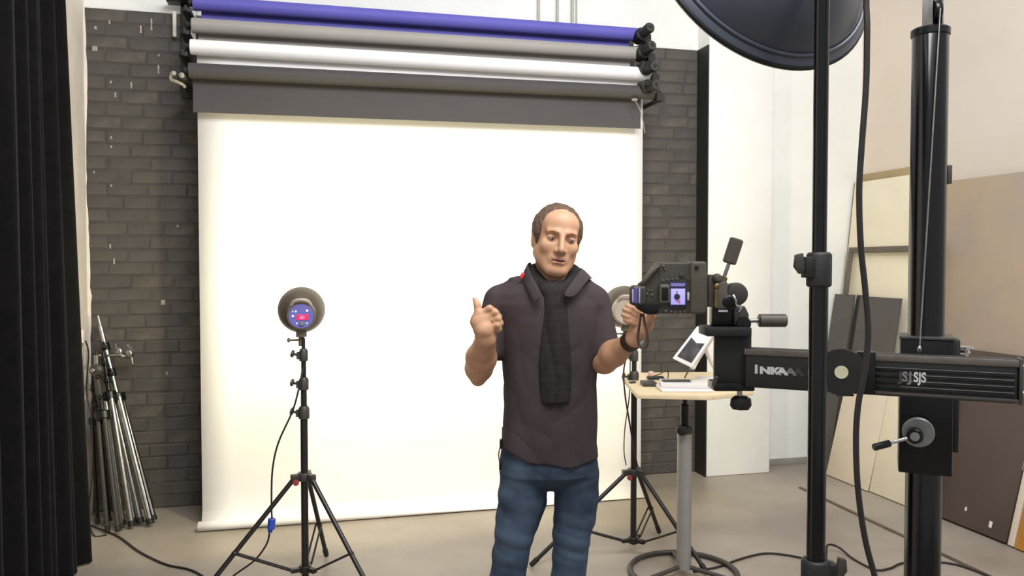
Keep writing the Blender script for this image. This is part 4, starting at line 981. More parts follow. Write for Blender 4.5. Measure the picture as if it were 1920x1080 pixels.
# ------------------------------------------------------------------ table on a ring base
DT = 4.02; zt = 0.955
def TPt(px, py, z=zt): return F(px, py, z)
pts_ = [TPt(1170, 699), TPt(1166, 706), TPt(1194, 739), TPt(1330, 742), TPt(1412, 733), TPt(1408, 716), TPt(1355, 697)]
tx = P(1283, 900, DT).x
tb = thing('side_table', (tx, DT, 0), 'small pale wooden table on a grey pole with a ring foot', 'table')
m = MB(); m.prism([p for p in pts_], (0, 0, -0.022)); m.build('tabletop', M_WOOD, tb, bevel=0.002)
zz = lambda py: ZAT(py, 1283, DT)
m = MB(); m.cyl((tx, DT, 0.03), (tx, DT, zz(800)), 0.0365, n=28); m.build('lower_pole', M_ALU, tb)
m = MB(); m.cyl((tx, DT, zz(805)), (tx, DT, zz(758)), 0.021, n=20); m.cyl((tx, DT, zz(760)), (tx, DT, zt - 0.02), 0.013); m.build('upper_pole', M_BLK, tb)
m = MB(); m.lathe((tx, DT, zz(812)), (0, 0, 1), [(0, 0.038), (0.004, 0.041), (0.035, 0.041), (0.04, 0.03)], 24); cl_ = m.build('height_collar', M_DGREY, tb)
m = MB(); m.lathe((tx - 0.02, DT - 0.04, zz(803)), (-0.3, -1, 0), [(0, 0.012), (0.01, 0.012), (0.012, 0.024), (0.03, 0.024), (0.034, 0.018)], 20); m.build('height_knob', M_BLKM, cl_)
m = MB(); m.box((tx, DT, zt - 0.03), (0.2, 0.12, 0.012)); m.build('top_plate', M_BLK, tb, bevel=0.002)
m = MB(); m.ring((tx + 0.0, DT + 0.01, 0.016), (0, 0, 1), 0.268, 0.0135, 56, 10); m.build('foot_ring', M_DGREY, tb)
for a_ in (math.pi * 0.5, math.pi * 0.5 + math.pi * 2 / 3, math.pi * 0.5 + math.pi * 4 / 3):
    d_ = Vector((math.cos(a_), math.sin(a_), 0))
    m = MB(); m.cyl(Vector((tx, DT, 0.05)), Vector((tx, DT + 0.01, 0.018)) + d_ * 0.262, 0.011); m.build('spoke', M_DGREY, tb)
# things on the table
zs = zt + 0.001
def onbox(name, p0, p1, depth, h, z0, m_, rot=0.0):
    """front edge between two pixels on the table plane"""
    a_, b_ = F(p0[0], p0[1], z0), F(p1[0], p1[1], z0); d = (b_ - a_); k = Vector((-d.y, d.x, 0)).normalized(); k = k if k.y > 0 else -k
    m = MB(); m.prism([a_, b_, b_ + k * depth, a_ + k * depth], (0, 0, h)); return m
o = onbox('paper_stack', (1241, 735), (1336, 735), 0.20, 0.012, zs, 0).build('paper_stack', M_PAPERST, bevel=0.002)
tag(o, 'stack of white sheets lying at the front of the table', 'paper')
lt = thing('white_keyboard', F(1290, 729, zs + 0.013), 'white keyboard box lying on the stack of sheets', 'keyboard')
onbox('b', (1239, 727), (1334, 729), 0.17, 0.022, zs + 0.013, 0).build('body', M_WHP, lt, bevel=0.003)
a_, b_ = F(1243, 716, zs + 0.036), F(1296, 716, zs + 0.036)
for i in range(10):
    p_ = a_.lerp(b_, (i + 0.5) / 10)
    m = MB(); m.box(p_ + Vector((0, 0.02, 0.003)), (0.0115, 0.05, 0.006)); m.build('key', M_KEYS, lt, bevel=0.001)
rm = onbox('r', (1206, 725), (1232, 725), 0.10, 0.02, zs, 0).build('card_reader', M_DGREY, bevel=0.004); tag(rm, 'dark grey card reader near the left corner of the table', 'card reader')
rm = onbox('r', (1215, 712), (1246, 712), 0.05, 0.014, zs, 0).build('remote_control', M_BLKM, bevel=0.003); tag(rm, 'flat black remote behind the card reader on the table', 'remote')
c = F(1222, 708, zs); m = MB(); m.lathe(c + Vector((0, 0.02, 0)), (0, 0, 1), [(0, 0.016), (0.004, 0.019), (0.025, 0.018), (0.032, 0.012)], 18)
tag(m.build('lens_cap_pot', M_PINKC), 'small pale pink pot behind the dark reader on the table', 'pot')
rm = onbox('r', (1183, 719), (1193, 718), 0.02, 0.008, zs, 0).build('pencil_sharpener', M_DGREY, bevel=0.002); tag(rm, 'tiny dark block alone on the left end of the table', 'block')
m = MB(); m.tube([F(1226, 705, zs + 0.004), F(1240, 700, zs + 0.03), P(1250, 692, 4.2), P(1253, 700, 4.2), P(1252, 712, 4.1)], 0.003); tag(m.build('usb_cable', M_CABLE), 'thin dark wire looping up behind the keyboard on the table', 'cable')
# tablet on an arm
DTb = 4.0
tbl = thing('tablet', P(1290, 690, DTb), 'white framed tablet tilted on a stand above the table', 'tablet')
cn = [P(1307, 611, DTb + 0.05), P(1260, 672, DTb - 0.02), P(1297, 690, DTb - 0.03), P(1342, 622, DTb + 0.04)]
off = Vector((0.02, 0.03, -0.008))
m = MB(); m.prism(cn, off); m.build('frame', M_WHP, tbl, bevel=0.004, seg=3)
ctr = sum(cn, Vector((0, 0, 0))) / 4; nrm = (cn[1] - cn[0]).cross(cn[3] - cn[0]).normalized(); nrm = nrm if nrm.y < 0 else -nrm
e1 = (cn[1] - cn[0]); e2 = (cn[3] - cn[0])
def tp(u, v_): return cn[0] + e1 * u + (cn[3] - cn[0]).lerp(cn[2] - cn[1], u) * v_ + nrm * 0.001
m = MB(); m.prism([tp(0.33, 0.13), tp(0.90, 0.13), tp(0.90, 0.86), tp(0.36, 0.86), tp(0.42, 0.5)], nrm * 0.001); m.build('glass', M_SCREEN, tbl)
th = thing('tablet_stand', F(1360, 705, zs), 'white hinged stand holding the tablet on the table', 'stand')
m = MB(); m.tube([P(1322, 652, DTb + 0.06), P(1332, 676, DTb + 0.1), P(1350, 708, DTb + 0.14)], 0.010, sm=3); m.build('rear_leg', M_WHP, th)
m = MB(); m.tube([P(1338, 627, DTb + 0.05), P(1318, 660, DTb + 0.03), P(1303, 686, DTb + 0.0)], 0.007, sm=3); m.build('side_arm', M_WHP, th)
m = MB(); m.sphere(P(1299, 688, DTb - 0.005), 0.017, sc=(1, 0.7, 0.8)); m.build('hinge', M_WHP, th)
m = MB(); m.tube([P(1294, 690, DTb), P(1288, 700, DTb + 0.02), F(1284, 708, zs + 0.038)], 0.004, sm=3); m.build('front_prop', M_HANDLE, th)
o = onbox('p', (1312, 716), (1352, 716), 0.10, 0.018, zs, 0).build('white_book', M_WHP, bevel=0.002); tag(o, 'thin white book at the back of the table under the stand', 'book')

# ------------------------------------------------------------------ the man: implicit surfaces meshed with surface nets
NZ = np.random.RandomState(4).rand(32, 32, 32).astype(np.float32)
def noise(x, y, z):
    f = [np.floor(q).astype(np.int64) for q in (x, y, z)]; u = [q - g for q, g in zip((x, y, z), f)]
    u = [t * t * (3 - 2 * t) for t in u]; o = 0
    for i in (0, 1):
        for j in (0, 1):
            for k in (0, 1):
                w_ = (u[0] if i else 1 - u[0]) * (u[1] if j else 1 - u[1]) * (u[2] if k else 1 - u[2])
                o = o + w_ * NZ[(f[0] + i) % 32, (f[1] + j) % 32, (f[2] + k) % 32]
    return o
def ridge(x, y, z): return 1 - np.abs(2 * noise(x, y, z) - 1) ** 0.8
class Field:
    def __init__(s, lo, hi, h):
        s.lo = np.array(lo, float); s.h = h
        s.n = np.ceil((np.array(hi) - s.lo) / h).astype(int) + 1
        s.F = np.full(tuple(s.n), 0.2, np.float32)
    def sub(s, blo, bhi):
        a = np.clip(np.floor((np.array(blo) - s.lo) / s.h).astype(int), 0, s.n - 1)
        b = np.clip(np.ceil((np.array(bhi) - s.lo) / s.h).astype(int) + 1, a + 1, s.n)
        ax_ = [(s.lo[i] + s.h * np.arange(a[i], b[i])).astype(np.float32) for i in range(3)]
        X, Y, Z = np.meshgrid(*ax_, indexing='ij', sparse=True)
        return (slice(a[0], b[0]), slice(a[1], b[1]), slice(a[2], b[2])), X, Y, Z
    def put(s, sl, d, k, op='add'):
        f = s.F[sl]
        if op == 'add':
            h_ = np.clip(0.5 + 0.5 * (f - d) / k, 0, 1); s.F[sl] = f + (d - f) * h_ - k * h_ * (1 - h_)
        elif op == 'cut':
            d = -d; h_ = np.clip(0.5 - 0.5 * (f - d) / k, 0, 1); s.F[sl] = f + (d - f) * h_ + k * h_ * (1 - h_)
    def cone(s, a, b, r1, r2, k=0.015, op='add'):
        a = np.array(a, float); b = np.array(b, float); R = max(r1, r2) + 2.5 * k + 0.01
        sl, X, Y, Z = s.sub(np.minimum(a, b) - R, np.maximum(a, b) + R)
        ba = b - a; L2 = float(ba @ ba) + 1e-12
        t = np.clip(((X - a[0]) * ba[0] + (Y - a[1]) * ba[1] + (Z - a[2]) * ba[2]) / L2, 0, 1)
        d = np.sqrt((X - a[0] - ba[0] * t) ** 2 + (Y - a[1] - ba[1] * t) ** 2 + (Z - a[2] - ba[2] * t) ** 2) - (r1 + (r2 - r1) * t)
        s.put(sl, d, k, op)
    def ell(s, c, r, R=None, k=0.015, op='add'):
        c = np.array(c, float); r = np.array(r, float); E = r.max() + 2.5 * k + 0.01
        sl, X, Y, Z = s.sub(c - E, c + E)
        x, y, z = X - c[0], Y - c[1], Z - c[2]
        if R is not None:
            R = np.array(R); x, y, z = (x * R[0, 0] + y * R[1, 0] + z * R[2, 0], x * R[0, 1] + y * R[1, 1] + z * R[2, 1], x * R[0, 2] + y * R[1, 2] + z * R[2, 2])
        k0 = np.sqrt((x / r[0]) ** 2 + (y / r[1]) ** 2 + (z / r[2]) ** 2)
        k1 = np.sqrt((x / r[0] ** 2) ** 2 + (y / r[1] ** 2) ** 2 + (z / r[2] ** 2) ** 2) + 1e-9
        s.put(sl, k0 * (k0 - 1) / k1, k, op)
    def trunk(s, secs, k=0.02, p=2.3, op='add'):
        """secs: (z, cx, cy, rx, ry) from low to high"""
        S = np.array(secs, float)
        lo = [(S[:, 1] - S[:, 3]).min() - 0.06, (S[:, 2] - S[:, 4]).min() - 0.06, S[0, 0] - 0.05]
        hi = [(S[:, 1] + S[:, 3]).max() + 0.06, (S[:, 2] + S[:, 4]).max() + 0.06, S[-1, 0] + 0.05]
        sl, X, Y, Z = s.sub(lo, hi)
        z = Z.ravel(); g = lambda i: np.interp(z, S[:, 0], S[:, i]).astype(np.float32)[None, None, :]
        rx, ry = g(3), g(4)
        q = (np.abs((X - g(1)) / rx) ** p + np.abs((Y - g(2)) / ry) ** p) ** (1 / p)
        d = (q - 1) * np.minimum(rx, ry)
        cap = np.maximum(S[0, 0] - Z, Z - S[-1, 0])
        s.put(sl, np.maximum(d, cap), k, op)
    def displace(s, fn):
        I = np.nonzero(np.abs(s.F) < 0.03)
        c = [s.lo[i] + s.h * I[i] for i in range(3)]
        s.F[I] += fn(*c).astype(np.float32)
    def mesh(s):
        F_ = s.F; ins = F_ < 0
        c = ins[:-1, :-1, :-1].astype(np.int8)
        tot = sum(ins[i:F_.shape[0] - 1 + i, j:F_.shape[1] - 1 + j, k:F_.shape[2] - 1 + k].astype(np.int8) for i in (0, 1) for j in (0, 1) for k in (0, 1))
        act = (tot > 0) & (tot < 8)
        idx = np.argwhere(act); n = len(idx)
        vid = np.full(act.shape, -1, np.int32); vid[act] = np.arange(n)
        acc = np.zeros((n, 3)); cnt = np.zeros(n)
        cor = np.array([(i, j, k) for i in (0, 1) for j in (0, 1) for k in (0, 1)])
        val = [F_[idx[:, 0] + q[0], idx[:, 1] + q[1], idx[:, 2] + q[2]] for q in cor]
        for a in range(8):
            for b in range(a + 1, 8):
                if np.abs(cor[a] - cor[b]).sum() != 1: continue
                va, vb = val[a], val[b]; m_ = (va < 0) != (vb < 0)
                t = np.where(m_, va / np.where(m_, va - vb, 1), 0)
                p = cor[a][None] + (cor[b] - cor[a])[None] * t[:, None]
                acc[m_] += p[m_]; cnt[m_] += 1
        V = (idx + acc / cnt[:, None]) * s.h + s.lo
        Q = []
        for axn in range(3):
            sl0 = [slice(None)] * 3; sl1 = [slice(None)] * 3
            sl0[axn] = slice(0, -1); sl1[axn] = slice(1, None)
            A = ins[tuple(sl0)]; B = ins[tuple(sl1)]
            e = np.argwhere(A != B)
            o1, o2 = [(1, 2), (2, 0), (0, 1)][axn]
            ok = (e[:, o1] > 0) & (e[:, o2] > 0) & (e[:, o1] < act.shape[o1]) & (e[:, o2] < act.shape[o2]) & (e[:, axn] < act.shape[axn])
            e = e[ok]; fl = A[e[:, 0], e[:, 1], e[:, 2]]
            def at(d1, d2):
                q = e.copy(); q[:, o1] -= d1; q[:, o2] -= d2; return vid[q[:, 0], q[:, 1], q[:, 2]]
            q = np.stack([at(1, 1), at(0, 1), at(0, 0), at(1, 0)], 1)
            q[~fl] = q[~fl][:, ::-1]; Q.append(q)
        return V, np.concatenate(Q)
    def build(s, name, m_, parent, smooth=1):
        V, Q = s.mesh()
        L = np.array(root_loc(parent))
        me = bpy.data.meshes.new(name)
        for _ in range(smooth):                                  # light relaxation
            acc = np.zeros_like(V); cnt = np.zeros(len(V))
            for i in range(4):
                a, b = Q[:, i], Q[:, (i + 1) % 4]
                np.add.at(acc, a, V[b]); np.add.at(cnt, a, 1)
            V = 0.5 * V + 0.5 * acc / np.maximum(cnt, 1)[:, None]
        V = V - L
        me.vertices.add(len(V)); me.vertices.foreach_set('co', V.astype(np.float32).ravel())
        me.loops.add(len(Q) * 4); me.loops.foreach_set('vertex_index', Q.astype(np.int32).ravel())
        me.polygons.add(len(Q)); me.polygons.foreach_set('loop_start', np.arange(0, len(Q) * 4, 4, dtype=np.int32))
        me.polygons.foreach_set('loop_total', np.full(len(Q), 4, np.int32))
        me.update(calc_edges=True); me.validate(); me.shade_smooth(); me.materials.append(m_)
        o = bpy.data.objects.new(name, me); COL.objects.link(o); o.parent = parent
        return o

DM = 2.68
def Q(px, py, dy=0.0): return P(px, py, DM + dy)
sx = DM / FPX
man = thing('person', (Q(1025, 1300).x, DM, 0), 'man in dark shirt, black scarf and blue jeans gesturing with both hands', 'person')
# head frame
hc = Q(1044, 448, 0.0)
roll_ = math.radians(8); yaw_ = math.radians(8)
Rr = Matrix(((math.cos(roll_), 0, math.sin(roll_)), (0, 1, 0), (-math.sin(roll_), 0, math.cos(roll_))))
Rh = Rr @ Matrix.Rotation(yaw_, 3, 'Z') @ Matrix.Rotation(math.radians(4), 3, 'X')
HS = 1.0
def H(x, y, z): return hc + Rh @ (Vector((x, y, z)) * HS)
Rn = np.array(Rh)

B = Field((Q(860, 700).x - 0.03, DM - 0.42, 0.90), (Q(1235, 600).x + 0.02, DM + 0.24, 1.80), 0.0032)
# torso core (under the shirt) and neck
cxT = Q(1032, 650).x; cyT = DM + 0.02
B.trunk([(0.92, cxT, cyT, 0.14, 0.085), (1.10, cxT, cyT, 0.14, 0.085), (1.30, cxT, cyT, 0.155, 0.09), (1.42, cxT, cyT, 0.15, 0.085), (1.48, cxT, cyT, 0.10, 0.06)], 0.03)
B.cone(H(0.0, 0.035, -0.06), (cxT + 0.01, cyT + 0.005, 1.44), 0.056, 0.066, 0.03)
# skull and face
B.ell(H(0, 0.018, 0.032), (0.0755, 0.094, 0.082), Rn, 0.02)
B.ell(H(0, -0.022, -0.030), (0.064, 0.068, 0.088), Rn, 0.02)
B.ell(H(0, -0.045, 0.050), (0.056, 0.040, 0.045), Rn, 0.02)               # forehead
for q in (-1, 1):
    B.cone(H(0.050 * q, 0.0, -0.052), H(0.020 * q, -0.066, -0.100), 0.021, 0.018, 0.03)
    B.ell(H(0.041 * q, -0.060, -0.022), (0.022, 0.020, 0.022), Rn, 0.018)
    B.cone(H(0.014 * q, -0.0855, 0.024), H(0.044 * q, -0.072, 0.024), 0.0075, 0.0065, 0.016)
B.ell(H(0, -0.074, -0.099), (0.024, 0.018, 0.018), Rn, 0.014)             # chin
B.ell(H(0, -0.074, -0.062), (0.030, 0.020, 0.022), Rn, 0.014)             # muzzle
for q in (-1, 1):
    B.ell(H(0.032 * q, -0.0935, 0.005), (0.019, 0.0150, 0.012), Rn, 0.012, 'cut')
    B.ell(H(0.032 * q, -0.0715, 0.003), (0.0145, 0.0125, 0.0120), Rn, 0.004)
B.cone(H(0, -0.088, 0.012), H(0.0, -0.109, -0.030), 0.0075, 0.0118, 0.010)
for q in (-1, 1): B.ell(H(0.0135 * q, -0.096, -0.035), (0.0085, 0.010, 0.008), Rn, 0.006)
B.cone(H(-0.017, -0.0905, -0.0585), H(0.017, -0.0905, -0.0585), 0.0045, 0.0045, 0.006)
B.cone(H(-0.014, -0.0905, -0.0725), H(0.014, -0.0905, -0.0725), 0.0055, 0.0055, 0.006)
B.cone(H(-0.013, -0.098, -0.0652), H(0.013, -0.098, -0.0652), 0.0035, 0.0035, 0.004, 'cut')
for q in (-1, 1):
    B.ell(H(0.0745 * q, 0.012, -0.008), (0.010, 0.019, 0.032), Rn, 0.008)
    B.ell(H(0.083 * q, 0.004, -0.006), (0.005, 0.009, 0.016), Rn, 0.006, 'cut')
# right arm (left in the picture)
shR, elR, wrR = Q(940, 572, 0.03), Q(898, 690, -0.03), Q(911, 634, -0.20)
B.cone(shR, elR, 0.050, 0.043, 0.02)
B.cone(elR, elR.lerp(wrR, 0.35), 0.043, 0.048, 0.02)
B.cone(elR.lerp(wrR, 0.35), wrR, 0.047, 0.031, 0.02)
B.ell(Q(896, 714, -0.02), (0.020, 0.022, 0.018), None, 0.02)
def finger(pts, rs, k=0.004):
    for i in range(len(pts) - 1): B.cone(pts[i], pts[i + 1], rs[i], rs[i + 1], k)
# right hand: loose fist, thumb up
dh_ = -0.215
B.cone(wrR, Q(908, 618, dh_), 0.029, 0.032, 0.012)
B.ell(Q(906, 606, dh_), (0.034, 0.022, 0.040), None, 0.012)
B.cone(Q(896, 600, dh_), Q(916, 592, dh_ + 0.0), 0.022, 0.018, 0.010)
B.cone(Q(912, 618, dh_), Q(923, 608, dh_), 0.024, 0.017, 0.010)
for (k0, k1, k2, k3) in [((905, 587), (918, 578), (927, 584), (920, 592)), ((915, 592), (929, 586), (935, 594), (926, 600)), ((920, 602), (933, 597), (938, 606), (928, 611)), ((921, 612), (932, 609), (935, 617), (926, 620))]:
    finger([Q(*k0, dh_ - 0.004), Q(*k1, dh_ - 0.012), Q(*k2, dh_ - 0.002), Q(*k3, dh_ + 0.020)], [0.0115, 0.0105, 0.010, 0.009])
finger([Q(893, 604, dh_), Q(897, 586, dh_ - 0.004), Q(895, 572, dh_ + 0.0), Q(890, 561, dh_ + 0.004)], [0.019, 0.0125, 0.0105, 0.0075], 0.006)
# left arm (right in the picture)
shL, elL, wrL = Q(1112, 570, 0.03), Q(1133, 676, -0.03), Q(1187, 637, -0.17)
B.cone(shL, elL, 0.050, 0.042, 0.02)
B.cone(elL, elL.lerp(wrL, 0.35), 0.040, 0.041, 0.02)
B.cone(elL.lerp(wrL, 0.35), wrL, 0.041, 0.027, 0.02)
dl = -0.185
B.cone(wrL, Q(1197, 620, dl), 0.026, 0.028, 0.012)
B.ell(Q(1203, 607, dl), (0.034, 0.022, 0.034), None, 0.012)
B.cone(Q(1212, 612, dl), Q(1216, 598, dl - 0.01), 0.020, 0.016, 0.010)
for (k0, k1, k2, k3) in [((1204, 592), (1193, 583), (1184, 577), (1176, 573)), ((1202, 599), (1189, 590), (1180, 584), (1170, 580)), ((1199, 606), (1187, 599), (1178, 594), (1168, 590)), ((1197, 613), (1188, 607), (1180, 603), (1172, 600))]:
    finger([Q(*k0, dl - 0.004), Q(*k1, dl - 0.020), Q(*k2, dl - 0.026), Q(*k3, dl - 0.024)], [0.0112, 0.0100, 0.0092, 0.0076], 0.003)
finger([Q(1212, 606, dl - 0.01), Q(1222, 592, dl - 0.03), Q(1221, 580, dl - 0.045), Q(1217, 572, dl - 0.05)], [0.018, 0.0125, 0.0108, 0.009], 0.006)
B.build('body', M_SKIN, man)

# hair
Hh = Field(np.array(hc) - 0.16, np.array(hc) + 0.16, 0.003)
Hh.ell(H(0, 0.020, 0.034), (0.0815, 0.099, 0.0865), Rn, 0.01)
for q in (-1, 1): Hh.ell(H(0.066 * q, 0.012, 0.015), (0.017, 0.040, 0.052), Rn, 0.02)
Hh.ell(H(0, 0.05, -0.03), (0.068, 0.058, 0.055), Rn, 0.02)
Hh.ell(H(-0.006, -0.080, 0.020), (0.070, 0.076, 0.080), Rn, 0.008, 'cut')
Hh.ell(H(0, -0.09, -0.06), (0.11, 0.088, 0.08), Rn, 0.008, 'cut')
for q in (-1, 1): Hh.ell(H(0.085 * q, 0.010, -0.020), (0.03, 0.024, 0.036), Rn, 0.006, 'cut')
def hairn(X, Y, Z): return 0.004 * (noise(X * 150, Y * 60, Z * 60) - 0.5)
Hh.displace(hairn)
Hh.build('hair', M_HAIR, man)
# eyes, brows, lips
for q in (-1, 1):
    m = MB(); m.sphere(H(0.032 * q, -0.0762, 0.0015), 0.0112, sc=(1.05, 0.95, 0.46), R=Rh); ey_ = m.build('eye', M_SCLERA, man)
    m = MB(); m.sphere(H(0.032 * q + 0.001, -0.0835, 0.0018), 0.0050, sc=(1, 0.8, 0.92), R=Rh); m.build('iris', M_EYE, ey_)
    m = MB(); m.tube([H(0.0195 * q, -0.0815, 0.0035), H(0.026 * q, -0.0868, 0.0066), H(0.033 * q, -0.0872, 0.0072), H(0.040 * q, -0.0845, 0.0060), H(0.0455 * q, -0.0785, 0.0030)], 0.0010); m.build('upper_lash_line', M_EYE, man)
    m = MB(); m.tube([H(0.014 * q, -0.0930, 0.0225), H(0.031 * q, -0.0865, 0.0262), H(0.050 * q, -0.0740, 0.0205)], [0.0028, 0.003, 0.0032, 0.0032, 0.0032, 0.003, 0.0028, 0.0026, 0.0024, 0.0022, 0.0018, 0.0015, 0.001]); m.build('eyebrow', M_BROW, man)
m = MB(); m.tube([H(-0.024, -0.0875, -0.0640), H(-0.011, -0.0940, -0.0605), H(0, -0.0955, -0.0610), H(0.011, -0.0940, -0.0605), H(0.024, -0.0875, -0.0640)], [0.0012, 0.0016, 0.002, 0.0024] + [0.0026] * 16 + [0.002, 0.0016, 0.0012]); m.build('upper_lip', M_LIP, man)
m = MB(); m.tube([H(-0.019, -0.0895, -0.0695), H(0, -0.0945, -0.0730), H(0.019, -0.0895, -0.0695)], [0.002, 0.003, 0.0036, 0.004, 0.004, 0.004, 0.004, 0.004, 0.004, 0.0036, 0.003, 0.002]); m.build('lower_lip', M_LIP, man)
m = MB(); m.tube([H(-0.0245, -0.0875, -0.0652), H(-0.012, -0.0942, -0.0655), H(0, -0.0958, -0.0662), H(0.012, -0.0942, -0.0655), H(0.0245, -0.0875, -0.0652)], [0.0008, 0.0014, 0.002] + [0.0026] * 18 + [0.002, 0.0014, 0.0008]); m.build('mouth_opening', M_MOUTH, man)

# shirt
S = Field((Q(890, 600).x, DM - 0.24, 0.86), (Q(1170, 600).x, DM + 0.26, 1.58), 0.0036)
rows_ = [(868, 938, 1124, 0.118), (840, 938, 1124, 0.120), (800, 940, 1122, 0.122), (760, 942, 1119, 0.122), (720, 942, 1117, 0.122), (680, 941, 1120, 0.124), (640, 938, 1126, 0.124), (600, 934, 1131, 0.120), (570, 930, 1132, 0.112), (550, 936, 1124, 0.100), (538, 950, 1112, 0.090), (528, 966, 1098, 0.080)]
secs = []
for (py, x0, x1, ry) in rows_:
    a_, b_ = Q(x0, py), Q(x1, py); secs.append((a_.z, (a_.x + b_.x) / 2, DM + 0.02, (b_.x - a_.x) / 2, ry))
S.trunk(secs, 0.02, 2.5)
S.cone(Q(1030, 530, 0.02), Q(940, 562, 0.03), 0.052, 0.050, 0.04)
S.cone(Q(1045, 530, 0.02), Q(1112, 562, 0.03), 0.052, 0.050, 0.04)
slR, slL = Q(914, 655, -0.005), Q(1130, 660, -0.01)
S.cone(Q(937, 566, 0.03), slR, 0.056, 0.058, 0.012)
S.cone(Q(1114, 568, 0.03), slL + Vector((0.008, -0.02, 0)), 0.054, 0.050, 0.010)
# clean sleeve ends, hem and neck opening
def halfcut(Fd, c, n_, rad, k=0.006):
    """remove what lies beyond the plane (c, n_) near c"""
    c = np.array(c, float); n_ = np.array(n_, float); n_ /= np.linalg.norm(n_)
    sl, X, Y, Z = Fd.sub(c - rad, c + rad)
    pl = (X - c[0]) * n_[0] + (Y - c[1]) * n_[1] + (Z - c[2]) * n_[2]
    ball = np.sqrt((X - c[0]) ** 2 + (Y - c[1]) ** 2 + (Z - c[2]) ** 2) - rad * 0.92
    Fd.put(sl, np.maximum(-pl, ball), k, 'cut')
dR = Vector(slR - Q(937, 566, 0.03)).normalized(); dL = Vector(slL - Q(1114, 568, 0.03)).normalized()
halfcut(S, slR + dR * 0.004 - Vector((0.03, 0, 0)), (dR.x - 0.25, dR.y, dR.z), 0.085)
halfcut(S, slL + dL * 0.004 + Vector((0.025, 0, 0)), (dL.x + 0.55, dL.y, dL.z), 0.080)
def folds(X, Y, Z):
    sd = np.where(X > cxT, 1.0, -1.0)
    t = Z - 0.55 * np.abs(X - cxT)                                # drawn down from the shoulders towards the middle
    a = 0.006 * (ridge(X * 6 + 3 + 4 * sd, Y * 5, t * 11 + 1.7 * sd) - 0.5) * np.clip((1.46 - Z) * 5, 0.1, 1)
    b = 0.008 * (noise(X * 9 + 7, Y * 9, Z * 7) - 0.5) + 0.005 * (ridge(X * 16, Y * 6, Z * 7 + X * 5) - 0.5)
    return a + b
S.displace(folds)
# curved shirt tail
sl, X, Y, Z = S.sub(S.lo, S.lo + S.h * (S.n - 1))
xl, xr = Q(938, 840).x, Q(1124, 840).x
u_ = (X - xl) / (xr - xl)
hem = Q(1000, 838).z - 0.046 * np.clip(1 - ((u_ - 0.66) / 0.62) ** 2, 0, 1) + 0.004 * np.sin(u_ * 16)
S.F = np.maximum(S.F, (hem - Z).astype(np.float32) * np.ones_like(S.F))
# neck hole
S.ell((Q(1037, 505).x, DM + 0.012, Q(1037, 500).z), (0.074, 0.078, 0.068), None, 0.01, 'cut')
shirt = S.build('shirt', M_SHIRT, man)

# collar flaps, tag, button
def patch(name, m_, par, rows_p, thick=0.004):
    nr, ncl = len(rows_p), len(rows_p[0]); vs = [p for r in rows_p for p in r]
    fs = [(i * ncl + j, i * ncl + j + 1, (i + 1) * ncl + j + 1, (i + 1) * ncl + j) for i in range(nr - 1) for j in range(ncl - 1)]
    mm = MB(); mm.add(vs, fs); o = mm.build(name, m_, par, angle=80)
    md = o.modifiers.new('s', 'SOLIDIFY'); md.thickness = thick; md.offset = 0
    ms = o.modifiers.new('d', 'SUBSURF'); ms.levels = 1; ms.render_levels = 1
    return o
col_ = [[Q(1078, 504, 0.085), Q(1090, 512, 0.09), Q(1096, 522, 0.085)], [Q(1092, 500, 0.03), Q(1107, 514, 0.035), Q(1113, 524, 0.02)],
        [Q(1086, 508, -0.045), Q(1102, 517, -0.04), Q(1108, 522, -0.03)], [Q(1075, 522, -0.085), Q(1094, 523, -0.083), Q(1103, 526, -0.070)], [Q(1062, 541, -0.108), Q(1080, 542, -0.106), Q(1093, 538, -0.100)], [Q(1053, 556, -0.118), Q(1068, 560, -0.116), Q(1080, 556, -0.112)]]
patch('collar_flap', M_SHIRT, shirt, col_)
col_ = [[Q(1000, 492, 0.085), Q(992, 505, 0.09), Q(984, 518, 0.08)], [Q(990, 490, 0.03), Q(982, 506, 0.03), Q(976, 522, 0.02)],
        [Q(990, 499, -0.04), Q(981, 514, -0.045), Q(979, 528, -0.04)], [Q(998, 518, -0.08), Q(990, 530, -0.083), Q(986, 540, -0.080)], [Q(1010, 540, -0.106), Q(1002, 552, -0.108), Q(995, 556, -0.104)], [Q(1018, 553, -0.116), Q(1010, 566, -0.118), Q(1002, 568, -0.114)]]
patch('collar_flap', M_SHIRT, shirt, col_)
m = MB(); m.box(Q(979, 517, -0.052), (0.012, 0.008, 0.020), Matrix.Rotation(0.5, 3, 'Y')); tag(m.build('red_tag', M_REDTAG, shirt, bevel=0.002), 'small red tag on the collar')
# scarf: wrap round the neck and a hanging end
sc = Field((Q(985, 500).x, DM - 0.19, 1.10), (Q(1110, 500).x, DM + 0.16, 1.60), 0.0036)
nc_ = Vector((Q(1040, 510).x, DM + 0.014, Q(1040, 516).z))
n1 = 26
rp = []
for i in range(n1 + 1):
    a_ = 2 * math.pi * i / n1
    front = (1 - math.sin(a_)) / 2           # 1 in front
    rp.append((nc_ + Vector((0.066 * math.cos(a_), 0.070 * math.sin(a_), 0.026 - 0.084 * front ** 1.4)), 0.024 + 0.008 * front))
for i in range(n1): sc.cone(rp[i][0], rp[i + 1][0], rp[i][1], rp[i + 1][1], 0.012)
for (dx, dz, rr) in ((-0.020, -0.062, 0.024), (0.022, -0.062, 0.024), (0.0, -0.078, 0.03)):
    sc.ell(nc_ + Vector((dx, -0.085, dz)), (rr * 1.2, rr * 0.9, rr), None, 0.012)
prev = None
